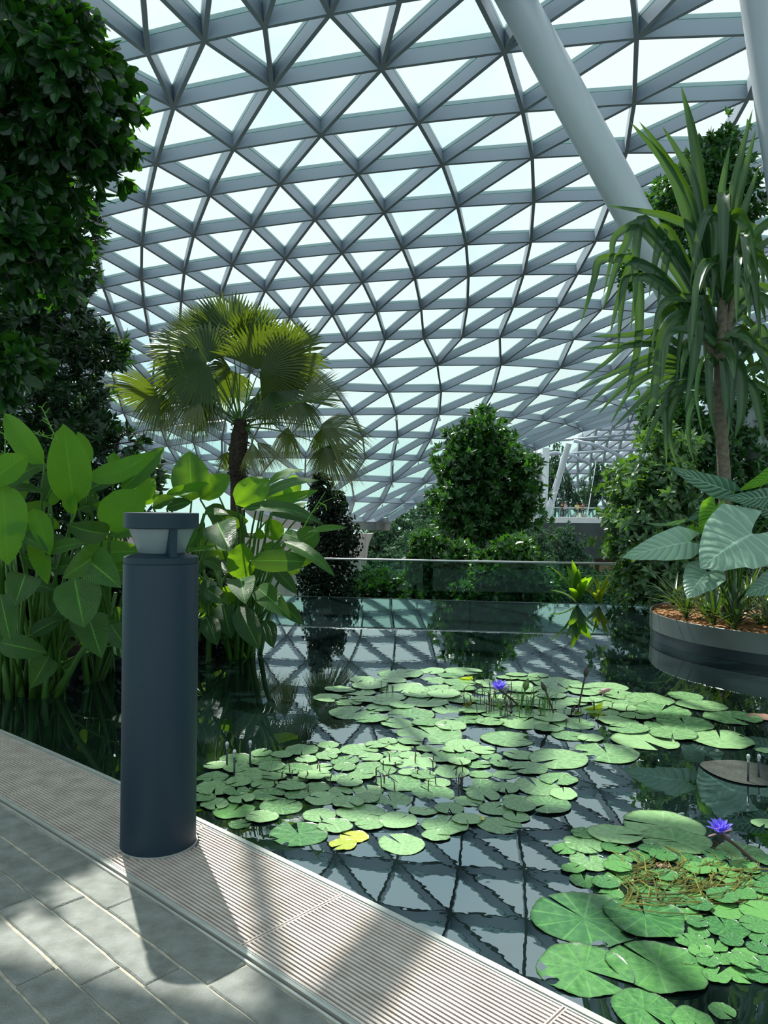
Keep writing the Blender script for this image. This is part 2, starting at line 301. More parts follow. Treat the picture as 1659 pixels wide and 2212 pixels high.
# ------------------------------------------------------------------ roof: measured joints of the steel shell and the surface through them
COEF = np.array([[-0.4006, 29.3535, 8.9259], [-3.7143, 19.3892, -3.9839], [0.0529, -0.4723, -2.9206], [0.2095, -0.6092, 0.1333], [-0.2679, 0.0406, -0.2083], [15.2468, -0.4467, 0.8828], [-9.906, 3.9862, -0.7028], [-1.3392, -1.0504, -0.9433], [1.0433, -1.385, 0.4872], [-0.1938, 0.1011, 0.2198], [2.0142, 3.4926, 0.0039], [-2.5551, -0.8437, 0.2588], [-1.2673, -0.4945, -1.0899], [1.4131, -0.2624, 0.9425], [-0.767, 1.1549, -0.0515], [0.664, -1.2865, 0.7003], [-0.163, 0.1643, -0.7653], [-0.259, 0.203, -0.1095], [0.2871, -0.3659, 0.1461]])
MEAS = {
    ('r', 0): [(0, 375.0, 231.0), (1, 588.0, 188.0), (2, 823.0, 149.5), (3, 1089.0, 113.0), (4, 1376.0, 82.0)],
    ('r', 1): [(-2, 188.0, 388.0), (-1, 337.5, 357.0), (0, 503.6, 324.0), (1, 693.0, 294.0), (2, 903.6, 268.0), (3, 1128.0, 243.5), (4, 1370.0, 227.0), (5, 1616.0, 214.6)],
    ('r', 2): [(-3, 197.6, 474.7), (-2, 317.0, 443.4), (-1, 453.0, 421.7), (0, 604.0, 398.0), (1, 773.7, 376.0), (2, 955.5, 355.6), (3, 1149.6, 341.0), (4, 1354.0, 330.0)],
    ('r', 3): [(-4, 210.5, 549.0), (-3, 306.0, 530.0), (-2, 418.0, 508.5), (-1, 544.6, 492.8), (0, 679.6, 474.7), (1, 830.0, 460.0), (2, 988.0, 447.0), (3, 1153.0, 437.4)],
    ('r', 4): [(-5, 223.0, 623.0), (-4, 305.0, 605.0), (-3, 397.8, 590.5), (-2, 501.0, 573.0), (-1, 615.7, 560.0), (0, 738.7, 547.0), (1, 869.0, 538.6), (2, 1007.0, 530.0), (3, 1147.0, 524.0), (4, 1287.0, 521.8)],
    ('r', 5): [(-7, 180.0, 687.0), (-6, 243.5, 677.0), (-5, 311.0, 663.0), (-4, 391.8, 649.6), (-3, 477.0, 638.7), (-2, 573.5, 628.0), (-1, 673.6, 617.0), (0, 783.0, 609.8), (1, 896.0, 600.5), (2, 1012.0, 596.5), (3, 1131.5, 593.0), (4, 1247.0, 591.7)],
    ('r', 6): [(-7, 266.0, 737.6), (-6, 322.0, 723.0), (-5, 387.0, 711.0), (-2, 626.6, 685.7), (-1, 718.0, 681.0), (0, 813.5, 673.7), (1, 909.6, 669.0), (2, 1009.7, 665.0), (3, 1108.6, 664.0), (4, 1207.0, 663.0), (5, 1300.0, 668.0)],
    ('r', 7): [(-11, 165.0, 813.0), (-10, 200.0, 804.0), (-9, 240.7, 797.0), (-8, 285.7, 786.5), (-7, 333.0, 777.0), (-2, 670.0, 742.0), (-1, 748.4, 738.8), (0, 832.8, 734.0), (1, 915.7, 731.5), (2, 999.0, 730.0), (3, 1079.6, 730.0), (4, 1161.6, 730.0), (5, 1238.8, 734.0)],
    ('R', 0): [(-4, 328.0, 832.0), (0, 803.8, 794.0), (1, 944.6, 789.4), (2, 1082.0, 788.5), (3, 1210.0, 796.0), (4, 1322.5, 804.0)],
    ('R', 1): [(-1, 722.0, 843.0), (0, 839.0, 848.0), (1, 953.0, 846.5), (2, 1065.7, 848.0), (3, 1167.0, 851.0), (4, 1247.8, 862.0), (5, 1309.0, 868.0)],
    ('R', 2): [(-3, 571.7, 900.0), (-2, 669.0, 898.0), (-1, 760.0, 897.0), (0, 856.0, 895.0), (1, 949.0, 895.0), (2, 1035.0, 897.5), (3, 1111.0, 902.5), (4, 1175.0, 909.0), (5, 1222.5, 916.0), (6, 1246.6, 925.0), (7, 1258.6, 932.0)],
    ('R', 3): [(-4, 547.5, 946.0), (-1, 785.0, 943.0), (0, 858.6, 946.0), (1, 931.6, 947.0), (4, 1102.0, 957.0), (5, 1134.5, 963.0), (6, 1153.7, 968.0), (7, 1161.0, 973.0)],
    ('R', 4): [(-4, 593.0, 988.0), (-2, 728.0, 992.0), (-1, 788.6, 990.5), (0, 849.0, 993.0), (1, 904.4, 995.8), (2, 952.6, 997.7)],
    ('S', 0): [(-3, 557.0, 1031.0), (-2, 658.0, 1037.0), (-1, 758.5, 1038.0), (0, 847.7, 1041.8), (1, 918.8, 1043.5)],
    ('S', 1): [(-3, 620.0, 1081.0), (-1, 764.5, 1084.5), (0, 824.8, 1087.0), (1, 870.6, 1088.0), (2, 899.5, 1088.0), (3, 910.0, 1087.0)],
    ('S', 2): [(-4, 601.0, 1121.0), (-1, 756.0, 1126.0), (0, 787.4, 1127.0), (1, 811.5, 1128.0), (2, 828.0, 1128.0), (3, 839.0, 1128.0)],
    ('U', 0): [(0, 323.0, 118.0), (1, 441.0, 92.0), (2, 571.0, 58.0), (3, 712.0, 34.0), (4, 864.0, 5.0)],
}
IJ = [(i, j) for i in range(5) for j in range(5) if i+j <= 5]
def sb(u, v, a=0, b=0):
    x = (u-3.)/9.; y = (v-6.)/8.
    def mn(x, i, d, s): return x**i if d == 0 else (i*x**(i-1)/s if i else 0.)
    return np.array([mn(x, i, a, 9.)*mn(y, j, b, 8.) for i, j in IJ])
def uvn(Lv, r, c):
    if Lv == 'r': return c+r/2, float(r)
    if Lv == 'R': return 2*c+3.5+r, 8.+r
    if Lv == 'S': return 4*c+9.5+2*r, 13.+r
    return c/2-r/4, -1.-r
def P0(u, v): return sb(u, v)@COEF
def project(P): d = P-C0; return np.array([CX+F*(d@RV)/d[1], CY-F*(d@UV_)/d[1]])
mu = []; mr = []
for (Lv, r), lst in MEAS.items():
    for c, x, y in lst:
        u, v = uvn(Lv, r, c); P = P0(u, v); q = project(P); D = P[1]
        mu.append((u, v)); mr.append(((x-q[0])*D/F, (y-q[1])*D/F))
mu = np.array(mu); mr = np.array(mr)
def surf(u, v):
    P = P0(u, v); sc = .45+max(0, v-9)*.08
    w = np.exp(-((mu[:, 0]-u)**2/(2*(sc*(1+max(0, v-7)*.25))**2)+(mu[:, 1]-v)**2/(2*sc**2)))
    e = (w[:, None]*mr).sum(0)/(w.sum()+.08)
    return P+RV*e[0]-UV_*e[1]
def snorm(u, v):
    n = np.cross(sb(u, v, 1, 0)@COEF, sb(u, v, 0, 1)@COEF); n = n/np.linalg.norm(n)
    return n if n[2] > -.4 else -n
NODE = {}; 
def lim(v):
    # how far the shell runs to either side at each level
    if v < 0: return -11+v*.2, 12.5
    if v < 8: return -12.-v*.9, 12.3+v*.35
    return -21, (20.6 if v < 12.5 else 21.6+(v-13)*2)
def addrow(Lv, r, c0, c1):
    for c in range(c0, c1+1):
        u, v = uvn(Lv, r, c); lo, hi = lim(v)
        if lo <= u <= hi:
            P = surf(u, v); NODE[(Lv, r, c)] = (P, snorm(u, v))
for r in range(0, 8): addrow('r', r, -26, 24)
for r in range(0, 5): addrow('R', r, -18, 14)
for r in range(0, 3): addrow('S', r, -10, 8)
for r in range(0, 8): addrow('U', r, -40, 60)
EDGES = {'horizontal': {}, 'down': {}, 'up': {}}
TRI = []
def ed(fam, key, a, b):
    if a in NODE and b in NODE: EDGES[fam].setdefault(key, []).append((a, b))
def tri(a, b, c):
    if a in NODE and b in NODE and c in NODE: TRI.append((a, b, c))
for (Lv, r, c) in list(NODE):
    me = (Lv, r, c); ed('horizontal', (Lv, r), me, (Lv, r, c+1))
    if Lv == 'U':
        if r > 0:
            a, b = (Lv, r-1, c), (Lv, r-1, c-1)
            ed('down', (Lv, c), me, a); ed('up', (Lv, c-r), me, b); tri(me, b, a); tri(me, a, (Lv, r, c+1))
    else:
        up = (Lv, r-1)
        if r > 0:
            ed('down', (Lv, c), (Lv, r-1, c), me); ed('up', (Lv, c+r), (Lv, r-1, c+1), me)
            tri(me, (Lv, r-1, c), (Lv, r-1, c+1)); tri((Lv, r-1, c+1), me, (Lv, r, c+1))
        else:
            if Lv == 'r': us = [('U', 0, 2*c-1), ('U', 0, 2*c), ('U', 0, 2*c+1)]
            elif Lv == 'R': us = [('r', 7, 2*c-1), ('r', 7, 2*c), ('r', 7, 2*c+1)]
            else: us = [('R', 4, 2*c), ('R', 4, 2*c+1), ('R', 4, 2*c+2)]
            ed('down', (Lv, c), us[0], me); ed('down', (Lv, c, 'm'), us[1], me); ed('up', (Lv, c), us[2], me)
            tri(me, us[0], us[1]); tri(me, us[1], us[2]); tri(us[2], me, (Lv, 0, c+1))
roof = empty('ceiling', (0, 20, 8)); tag(roof, kind='structure')
roof['label'] = 'curved roof of pale blue-grey steel triangles filled with clear glass'
DEPTH = .28; WID = .088
def beam(mb, a, b):
    (A, na), (B, nb) = NODE[a], NODE[b]; d = B-A; Lg = np.linalg.norm(d)
    if Lg < .05: return
    d = d/Lg; k = 0
    sc = 1.0
    for P, n, Q, nq in ((A, na, B, nb),):
        s = unit(np.cross(d, (n+nq)/2))*WID/2*sc
        vs = [P-s, P+s, P+s+n*DEPTH, P-s+n*DEPTH, Q-s, Q+s, Q+s+nq*DEPTH, Q-s+nq*DEPTH]
        mb.add(vs, [(0, 1, 5, 4), (1, 2, 6, 5), (2, 3, 7, 6), (3, 0, 4, 7)])
        s2 = s*.8
        o1, o2 = .315, .40
        vs = [P-s2+n*o1, P+s2+n*o1, P+s2+n*o2, P-s2+n*o2, Q-s2+nq*o1, Q+s2+nq*o1, Q+s2+nq*o2, Q-s2+nq*o2]
        fr.add(vs, [(0, 1, 5, 4), (1, 2, 6, 5), (2, 3, 7, 6), (3, 0, 4, 7)])
        s3 = s*.5
        vs = [P-s3+n*.275, P+s3+n*.275, P+s3+n*.32, P-s3+n*.32, Q-s3+nq*.275, Q+s3+nq*.275, Q+s3+nq*.32, Q-s3+nq*.32]
        fr.add(vs, [(0, 1, 5, 4), (1, 2, 6, 5), (2, 3, 7, 6), (3, 0, 4, 7)])
fr = MB()
for fam in ('horizontal', 'down', 'up'):
    for key, lst in EDGES[fam].items():
        mb = MB()
        for a, b in lst: beam(mb, a, b)
        if mb.v: mb.build({'horizontal': 'horizontal_rib', 'down': 'diagonal_rib', 'up': 'cross_rib'}[fam], MT['steel'], roof)
# joint plates
mb = MB()
for k, (P, n) in NODE.items():
    mb.tube([P-n*.006, P+n*(DEPTH+.02)], .05, n=6)
mb.build('joint_posts', MT['steel'], roof)
fr.build('glazing_frame', MT['frame'], roof)
mb = MB(); idx = {}
for k, (P, n) in NODE.items(): idx[k] = len(mb.v); mb.v.append(tuple(P+n*.37)); mb.t.append(.5)
for a, b, c in TRI: mb.f.append((idx[a], idx[b], idx[c]))
mb.build('glazing', MT['glass'], roof)
# sprinkler-like little lamps hanging under the lower joints
for k in [('R', 2, 0), ('R', 2, 1), ('R', 3, 0), ('R', 3, 1), ('R', 4, 0), ('R', 4, 1), ('R', 2, 7), ('R', 3, 7), ('S', 0, 0), ('S', 0, 1), ('S', 1, 0), ('S', 1, 1)]:
    if k in NODE:
        P = NODE[k][0]; mb = MB(); mb.tube([P+(0, 0, -.02), P+(0, 0, -.16)], .03, n=6); mb.tube([P+(0, 0, -.15), P+(0, 0, -.33)], [.05, .09], n=8); o = mb.build('spotlight', MT['white']); tag(o, 'small white spotlight hanging under a joint of the roof steel', 'light', 'spotlights under the roof joints')
# ------------------------------------------------------------------ world and sun
w = bpy.data.worlds.new('sky'); SC.world = w; w.use_nodes = True; nt = w.node_tree; nt.nodes.clear(); L = nt.links.new
out = nt.nodes.new('ShaderNodeOutputWorld'); bg = nt.nodes.new('ShaderNodeBackground'); L(bg.outputs[0], out.inputs[0])
tc = N(nt, 'ShaderNodeTexCoord'); sp = N(nt, 'ShaderNodeSeparateXYZ'); L(tc.outputs['Generated'], sp.inputs[0])
r = N(nt, 'ShaderNodeValToRGB'); e = r.color_ramp.elements
e[0].position = 0.0; e[0].color = (.50, .74, .68, 1); e[1].position = 1; e[1].color = (.76, .86, .90, 1)
for pos, c in ((.08, (.52, .76, .71, 1)), (.11, (.66, .82, .80, 1)), (.30, (.76, .87, .88, 1)), (.6, (.80, .88, .90, 1))):
    q = e.new(pos); q.color = c
L(sp.outputs[2], r.inputs[0])
nz = N(nt, 'ShaderNodeTexNoise'); nz.inputs['Scale'].default_value = 3.2; nz.inputs['Detail'].default_value = 4; L(tc.outputs['Generated'], nz.inputs['Vector'])
cr = N(nt, 'ShaderNodeValToRGB'); cr.color_ramp.elements[0].position = .5; cr.color_ramp.elements[1].position = .68; L(nz.outputs['Fac'], cr.inputs[0])
cr.color_ramp.elements[0].color = (1, 1, 1, 1); cr.color_ramp.elements[1].color = (.70, .88, 1, 1)
mx = N(nt, 'ShaderNodeMixRGB'); mx.blend_type = 'MULTIPLY'; mx.inputs[0].default_value = .8; L(r.outputs[0], mx.inputs[1]); L(cr.outputs[0], mx.inputs[2])
L(mx.outputs[0], bg.inputs[0]); bg.inputs[1].default_value = 1.16
sl = bpy.data.lights.new('sun', 'SUN'); sl.energy = 7.5; sl.angle = math.radians(.6); sl.color = (1, .93, .86)
sun = bpy.data.objects.new('sun', sl); COL.objects.link(sun)
SUN_AZ = math.radians(-24); SUN_EL = math.radians(57)
sdir = Vector((math.sin(SUN_AZ)*math.cos(SUN_EL), math.cos(SUN_AZ)*math.cos(SUN_EL), math.sin(SUN_EL)))
sun.rotation_euler = sdir.to_track_quat('Z', 'Y').to_euler(); sun.location = sdir*60
SC.view_settings.view_transform = 'Standard'; SC.view_settings.look = 'None'; SC.view_settings.gamma = 1; SC.view_settings.use_curve_mapping = False
SC.view_settings.exposure = .14
SC.cycles.max_bounces = 8; SC.cycles.transparent_max_bounces = 16; SC.cycles.caustics_reflective = False; SC.cycles.caustics_refractive = False
SC.cycles.sample_clamp_indirect = 4; SC.cycles.use_denoising = True
# ------------------------------------------------------------------ walkway: t runs along the pond edge, n towards the pond
TD = np.array([.74, -.673]); TD = TD/np.linalg.norm(TD); ND = np.array([-TD[1], TD[0]])
def bow(t): return 1.885-.011*(t+2.5)**2
def tn(t, n, z=0.):            # n measured from the pond edge of the walkway
    q = TD*t+ND*(bow(t)+n); return np.array([q[0], q[1], z])
def strip(mb, t0, t1, n0, n1, z0, z1, seg=.25, tint=.5):
    k = max(1, int(abs(t1-t0)/seg)); T = [t0+(t1-t0)*i/k for i in range(k+1)]; vs = []
    for t in T: vs += [tn(t, n0, z0), tn(t, n1, z0), tn(t, n1, z1), tn(t, n0, z1)]
    fs = [(0, 1, 2, 3), tuple(4*k+i for i in (3, 2, 1, 0))]
    for i in range(k):
        for j in range(4): j2 = (j+1) % 4; fs.append((4*i+j, 4*i+4+j, 4*i+4+j2, 4*i+j2))
    mb.add(vs, fs, tint)
TA, TB = -7.5, 1.5
gw = .463                       # grating band
# paving stones (joints run with the edge), mortar below
mb = MB()
for row in range(0, 22):
    n1 = -.515-row*.122 if row else -.50; n0 = -.515-(row+1)*.122
    t = TA-.13*row+ .575*.3
    off = (-1.892-.125*(row-1)) % .575
    k0 = int((TA-off)/.575)-1
    for k in range(k0, int((TB-off)/.575)+1):
        ta = off+k*.575; tb = ta+.575; j = lambda: rnd.uniform(-.003, .003)
        a0, a1 = ta+.003+j()*.6, tb-.003+j()*.6; b0, b1 = n0+.0045+j(), n1-.0045+j(); z = rnd.uniform(-.0015, 0)
        nn = 10; ring = []
        # slightly ragged outline
        for i in range(nn): ring.append((a0+(a1-a0)*i/nn, b0+rnd.uniform(-.0022, .0022)))
        for i in range(3): ring.append((a1+rnd.uniform(-.002, .002), b0+(b1-b0)*i/3))
        for i in range(nn): ring.append((a1-(a1-a0)*i/nn, b1+rnd.uniform(-.0022, .0022)))
        for i in range(3): ring.append((a0+rnd.uniform(-.002, .002), b1-(b1-b0)*i/3))
        cx_, cy_ = (a0+a1)/2, (b0+b1)/2; m_ = len(ring); vs = []
        vs += [tn(p[0], p[1], -.03) for p in ring]; vs += [tn(p[0], p[1], z-.004) for p in ring]
        vs += [tn(p[0]+(.004 if p[0] < cx_ else -.004)*(abs(p[0]-cx_) > .2), p[1]+(.004 if p[1] < cy_ else -.004), z) for p in ring]
        fs = [(i, (i+1) % m_, m_+(i+1) % m_, m_+i) for i in range(m_)]+[(m_+i, m_+(i+1) % m_, 2*m_+(i+1) % m_, 2*m_+i) for i in range(m_)]+[tuple(2*m_+i for i in range(m_))]
        mb.add(vs, fs)
fl = mb.build('floor', MT['stone']); tag(fl, 'grey granite walkway of long narrow paving stones beside the drain', kind='structure')
mb = MB(); strip(mb, TA, TB, -3.3, -.488, -.06, -.0065); fm = mb.build('floor_mortar', MT['mortar'], fl); 
mb = MB(); strip(mb, TA, TB, -.500, -.492, -.03, .001); strip(mb, TA, TB, -.478, -gw, -.03, .001); strip(mb, TA, TB, -.466, -gw+.001, -.002, .003)
o = mb.build('trim_1', MT['edge']); tag(o, 'pale metal trim between the paving and the drain grating', kind='structure')
mb = MB(); strip(mb, TA, TB, -.022, 0.0, -.12, .002); strip(mb, TA, TB, -.032, -.026, -.03, 0)
o = mb.build('trim_2', MT['edge']); tag(o, 'pale metal kerb edging the pond', kind='structure')
mb = MB(); strip(mb, TA, TB, -.50, -.02, -.12, -.024); o = mb.build('floor_gutter', MT['gutter']); tag(o, 'dark gutter under the grating', kind='structure')
# drain gratings, one object per section
joints = [-7.4, -6.15, -5.32, -4.5, -3.6, -2.665, -1.85, -1.0, -.15, .7, 1.45]
BC = np.array([-.87, 3.01]); BR = .1475
names = ['sixth', 'fifth', 'fourth', 'third', 'second', 'x', 'x', 'x', 'x', 'x']
glab = {4: 'ribbed metal drain grating just left of the dark bollard', 5: 'ribbed metal drain grating just right of the dark bollard', 6: 'ribbed metal drain grating after the second cross joint, nearest the lower frame edge', 3: 'ribbed metal drain grating in deep shade at the left frame edge'}
NB = 28
def circ_cut(t0, t1, n):
    """parts of the bar at n outside the bollard collar"""
    out = []; k = 60; run = None
    for i in range(k+1):
        t = t0+(t1-t0)*i/k; q = tn(t, n)[:2]; ok = np.linalg.norm(q-BC) > BR+.006
        if ok and run is None: run = t
        if not ok and run is not None: out.append((run, t)); run = None
    if run is not None: out.append((run, t1))
    return out
for i in range(len(joints)-1):
    a, b_ = joints[i]+.003, joints[i+1]-.003; mb = MB(); n0, n1 = -gw+.003, -.033; p_ = (n1-n0)/NB
    for k in range(NB):
        n = n0+p_*(k+.5)
        near = a-.3 < -2.66 < b_+.3
        for ta, tb in (circ_cut(a, b_, n) if near else [(a, b_)]):
            if tb-ta > .01: strip(mb, ta, tb, n-p_*.27, n+p_*.27, -.016, 0.0, seg=.12)
    for t in np.arange(a+.03, b_, .1):
        for k in range(NB):
            n = n0+p_*(k+.5)
            if np.linalg.norm(tn(t, n)[:2]-BC) > BR+.02: strip(mb, t-.002, t+.002, n-p_*.5, n+p_*.5, -.02, -.016)
    for t in (a+.002, b_-.002):
        for ta, tb in [(n0, n1)]:
            k = 24
            for q in range(k):
                nn0 = n0+(n1-n0)*q/k; nn1 = n0+(n1-n0)*(q+1)/k
                if np.linalg.norm(tn(t, (nn0+nn1)/2)[:2]-BC) > BR+.004: strip(mb, t-.0022, t+.0022, nn0, nn1, -.016, .0006)
    g = mb.build('drain_grating', MT['grate'])
    tag(g, glab.get(i, 'ribbed metal drain grating further along the pond edge, outside the main view'), 'drain grating', 'drain gratings along the pond edge')
# ------------------------------------------------------------------ bollard light
bo = empty('bollard_light', (BC[0], BC[1], 0)); tag(bo, 'dark blue-grey cylindrical bollard lamp standing on the drain grating', 'bollard light')
c = (BC[0], BC[1], 0); R = .143
mb = MB(); mb.lathe([(0, -.02), (R, -.02), (R, 1.086), (R-.0015, 1.090), (R-.004, 1.091), (R-.004, 1.094), (R-.001, 1.095), (R-.001, 1.116), (R-.004, 1.118), (.083, 1.133), (0, 1.133)], c, 96); mb.build('post', MT['bollard'], bo, auto=.5)
mb = MB(); mb.lathe([(0, 1.226), (.118, 1.226), (R-.003, 1.228), (R-.001, 1.23), (R-.001, 1.286), (R-.003, 1.288), (0, 1.291)], c, 96); mb.build('cap', MT['bollard'], bo, auto=.5)
mb = MB(); mb.lathe([(0, 1.131), (.085, 1.131), (.088, 1.135), (.124, 1.226), (0, 1.226)], c, 96); mb.build('lens', MT['lens'], bo, auto=.6)
mb = MB(); mb.lathe([(R+.0015, -.012), (R+.007, -.012), (R+.007, .0015), (R+.0015, .0015)], c, 96, closed=True); mb.build('base_collar', MT['edge'], bo, fix=True)
# flat bracket that carries the cap
for ang, nm in ((-math.pi/2+.62, 'bracket'), (math.pi/2+.62, 'bracket')):
    d = np.array([math.cos(ang), math.sin(ang)]); e = np.array([-d[1], d[0]]); hw = .0145
    P = [(R-.012, 1.119), (R-.012, 1.228), (.105, 1.228), (.068, 1.131), (.085, 1.119)]
    vs = [(BC[0]+d[0]*r_+e[0]*s*hw, BC[1]+d[1]*r_+e[1]*s*hw, z) for s in (-1, 1) for r_, z in P]
    mb = MB(); mb.add(vs, [(4, 3, 2, 1, 0), (5, 6, 7, 8, 9)]+[(i, (i+1) % 5, 5+(i+1) % 5, 5+i) for i in range(5)]); mb.build(nm, MT['bollard'], bo, fix=True)
# ------------------------------------------------------------------ pond
EA = G(560, 1286); EB = G(1420, 1310); ed_ = unit(EB-EA)
P1 = EA-ed_*6.; P2 = EB+ed_*9
mb = MB(); poly = [tuple(P1[:2]), tuple(P2[:2])]+[tuple(tn(t, -.004)[:2]) for t in np.arange(3.4, -9.6, -.25)]
poly = poly[::-1]
mb.add([(p[0], p[1], WZ) for p in poly], [tuple(range(len(poly)))]); wa = mb.build('water', MT['water']); tag(wa, 'still dark pond water mirroring the roof', kind='structure')
if wa.data.polygons[0].normal.z < 0: wa.data.flip_normals()
mb = MB(); q = np.array([-ed_[1], ed_[0], 0]); 
mb.add([P1+(0, 0, .004), P2+(0, 0, .004), P2+q*.05+(0, 0, .004), P1+q*.05+(0, 0, .004), P1+(0, 0, -.9), P2+(0, 0, -.9), P2+q*.05+(0, 0, -.9), P1+q*.05+(0, 0, -.9)], [(0, 1, 2, 3), (0, 4, 5, 1), (1, 5, 6, 2), (2, 6, 7, 3), (3, 7, 4, 0)])
o = mb.build('trim_3', MT['band'], fix=True); tag(o, 'thin dark weir lip at the far edge of the pond', kind='structure')
# soil banks to the left and right of the pond
mb = MB(); mb.prism([(-12, 6.6), (-4.2, 6.6), (-2.6, 7.3), (-1.75, 7.9), (-1.6, 8.6), (-1.9, 9.6), (-3.0, 10.6), (-12, 12.6)], -.6, .02); o = mb.build('floor_bank_left', MT['soil']); tag(o, 'dark planted soil bank behind the broad-leaved plants', kind='structure')
mb = MB(); mb.prism([(5.4, 9.5), (6.5, 5.5), (16, 5.5), (16, 12.0), (6.5, 11.9), (4.8, 11.4)], -.6, .0); o = mb.build('floor_bank_right', MT['soil']); tag(o, 'dark planted soil bank at the right of the pond', kind='structure')
# glass balustrade beyond the weir
GA = np.array([-1.15, 12.76, 0]); GB = np.array([3.47, 12.24, 0]); gd = unit(GB-GA); ztop = WZ+.565
bal = empty('glass_balustrade', (GA[0]+gd[0]*2, GA[1]+gd[1]*2, -.9)); tag(bal, 'frameless clear glass balustrade with slim metal rail beyond the far pond edge', 'balustrade')
A0 = GA-gd*7; 
mb = MB(); mb.tube([A0+(0, 0, ztop), GB+gd*6+(0, 0, ztop)], .018, n=8); mb.build('top_rail', MT['rail'], bal, smooth=True)
def joint_at(px): 
    r = ray(px, 1250); # intersection of sight line with the glass plane (plan view)
    A = np.array([[r[0], -gd[0]], [r[1], -gd[1]]]); s = np.linalg.solve(A, np.array([GA[0]-C0[0], GA[1]-C0[1]])); return GA+gd*s[1]
js = [joint_at(p) for p in (778, 1016, 1268)]; stp = js[2]-js[1]
js = [js[0]-stp*3, js[0]-stp*2, js[0]-stp]+js+[js[2]+stp, js[2]+stp*2, js[2]+stp*3]
gn = np.array([-gd[1], gd[0], 0])
for a, b_ in zip(js[:-1], js[1:]):
    a2 = a+gd*.006; b2 = b_-gd*.006; mb = MB(); z0, z1 = -.9, ztop-.012; t = gn*.006
    mb.add([a2-t+(0, 0, z0), b2-t+(0, 0, z0), b2+t+(0, 0, z0), a2+t+(0, 0, z0), a2-t+(0, 0, z1), b2-t+(0, 0, z1), b2+t+(0, 0, z1), a2+t+(0, 0, z1)], [(0, 1, 5, 4), (1, 2, 6, 5), (2, 3, 7, 6), (3, 0, 4, 7), (4, 5, 6, 7)])
    mb.build('glass_panel', MT['bal_glass'], bal, fix=True)
mb = MB(); mb.prism([(-12, 12.2), (16, 11.5), (16, 14.2), (-12, 15)], -1.4, -.9); o = mb.build('floor_ledge', MT['soil']); tag(o, 'planted ledge below the glass balustrade', kind='structure')
# valley floor beyond
mb = MB(); n_ = 24; vs = []; fs = []
for i in range(n_+1):
    for j in range(n_+1):
        x = -70+200*i/n_; y = 14+110*j/n_; s_ = min(1, (y-14)/40); z = -1.4-7*s_**.8+.5*math.sin(x*.3+y*.2)*s_
        vs.append((x, y, z))
for i in range(n_):
    for j in range(n_): k = i*(n_+1)+j; fs.append((k, k+n_+1, k+n_+2, k+1))
mb.add(vs, fs); o = mb.build('ground', MT['soil']); tag(o, 'shaded garden valley floor', kind='structure')
# ------------------------------------------------------------------ round planter
PC = np.array([4.65, 8.15]); PR = 1.72; cc = (PC[0], PC[1], 0)
pl = empty('round_planter', (PC[0], PC[1], WZ)); tag(pl, 'large round steel planter standing in the pond, filled with bark mulch', 'planter')
mb = MB(); mb.lathe([(PR-.012, .05), (PR, .05), (PR, .234), (PR-.004, .238), (PR-.012, .234)], cc, 128, closed=True); mb.build('rim', MT['planter'], pl, auto=.6)
mb = MB(); mb.lathe([(PR-.02, WZ-.2), (PR-.006, WZ-.2), (PR-.006, .05), (PR-.02, .05)], cc, 128, closed=True); mb.build('base_band', MT['band'], pl, auto=.6)
mb = MB(); pr = [(PR-.013, .17)]
for r_ in np.linspace(PR-.013, 0, 14): pr.append((max(r_, 0), .19+.06*(1-(r_/PR)**2)))
mb.lathe(pr[1:], cc, 96); ob = mb.build('mulch', MT['mulch'], pl, smooth=True)
# loose bark chips near the sunny rim
mb = MB()
for i in range(420):
    a_ = rnd.uniform(2.2, 4.4); r_ = PR-.03-abs(rnd.gauss(0, .28)); 
    if r_ < .3: continue
    p_ = np.array([PC[0]+r_*math.cos(a_), PC[1]+r_*math.sin(a_), .2+.06*(1-(r_/PR)**2)]); th = rnd.uniform(0, 6.28)
    ax = np.array([[math.cos(th), math.sin(th), rnd.uniform(-.2, .2)], [-math.sin(th), math.cos(th), rnd.uniform(-.2, .2)], [0, 0, 1]])
    mb.box(p_, rnd.uniform(.03, .08), rnd.uniform(.012, .03), .008, ax, rnd.random())
tag(mb.build('bark_chips', MT['mulch'], pl), kind='stuff')
# ------------------------------------------------------------------ slanting roof struts
def strut(name, p0, p1, r0, r1, label):
    mb = MB(); mb.tube([p0, p1], [r0, r1], n=48); o = mb.build(name, MT['strut'], smooth=True, auto=.7); tag(o, label, 'strut'); return o
def foot(a, b_): return b_+(a-b_)*((b_[2]+.05)/(b_[2]-a[2]))
strut('roof_strut', foot(W(1662, 1000, 12.2), W(1400, 520, 12.6)), W(1400, 520, 12.6)+(W(1115, 0, 13.)-W(1400, 520, 12.6))*1.35, .285, .30, 'thick pale grey steel strut slanting up to the roof at upper right')
strut('roof_strut', foot(W(1800, 1080, 11.4), W(1622, -160, 12.4)), W(1622, -160, 12.4), .30, .31, 'steep pale grey steel strut cut by the right edge of the picture')
# ------------------------------------------------------------------ retaining wall and pale wall under the shell
base = [NODE[('S', 2, k)][0] for k in range(-8, 8) if ('S', 2, k) in NODE]
base = [p for p in base if project(p)[0] < 900]
mb = MB(); vs = []; 
ext = [base[0]+np.array([-28, 3, 0])]+base
for p in ext: vs += [p+(0, 0, .0), p+(0, 0, -.55), p+(0, .8, -.55), p+(0, .8, .0)]
fs = []
for i in range(len(ext)-1):
    for j in range(4): fs.append((4*i+j, 4*i+(j+1) % 4, 4*i+4+(j+1) % 4, 4*i+4+j))
mb.add(vs, fs+[(0, 1, 2, 3), tuple(4*(len(ext)-1)+j for j in (3, 2, 1, 0))]); o = mb.build('wall_sill', MT['concrete'], fix=True); tag(o, 'low grey concrete sill carrying the foot of the glass roof', kind='structure')
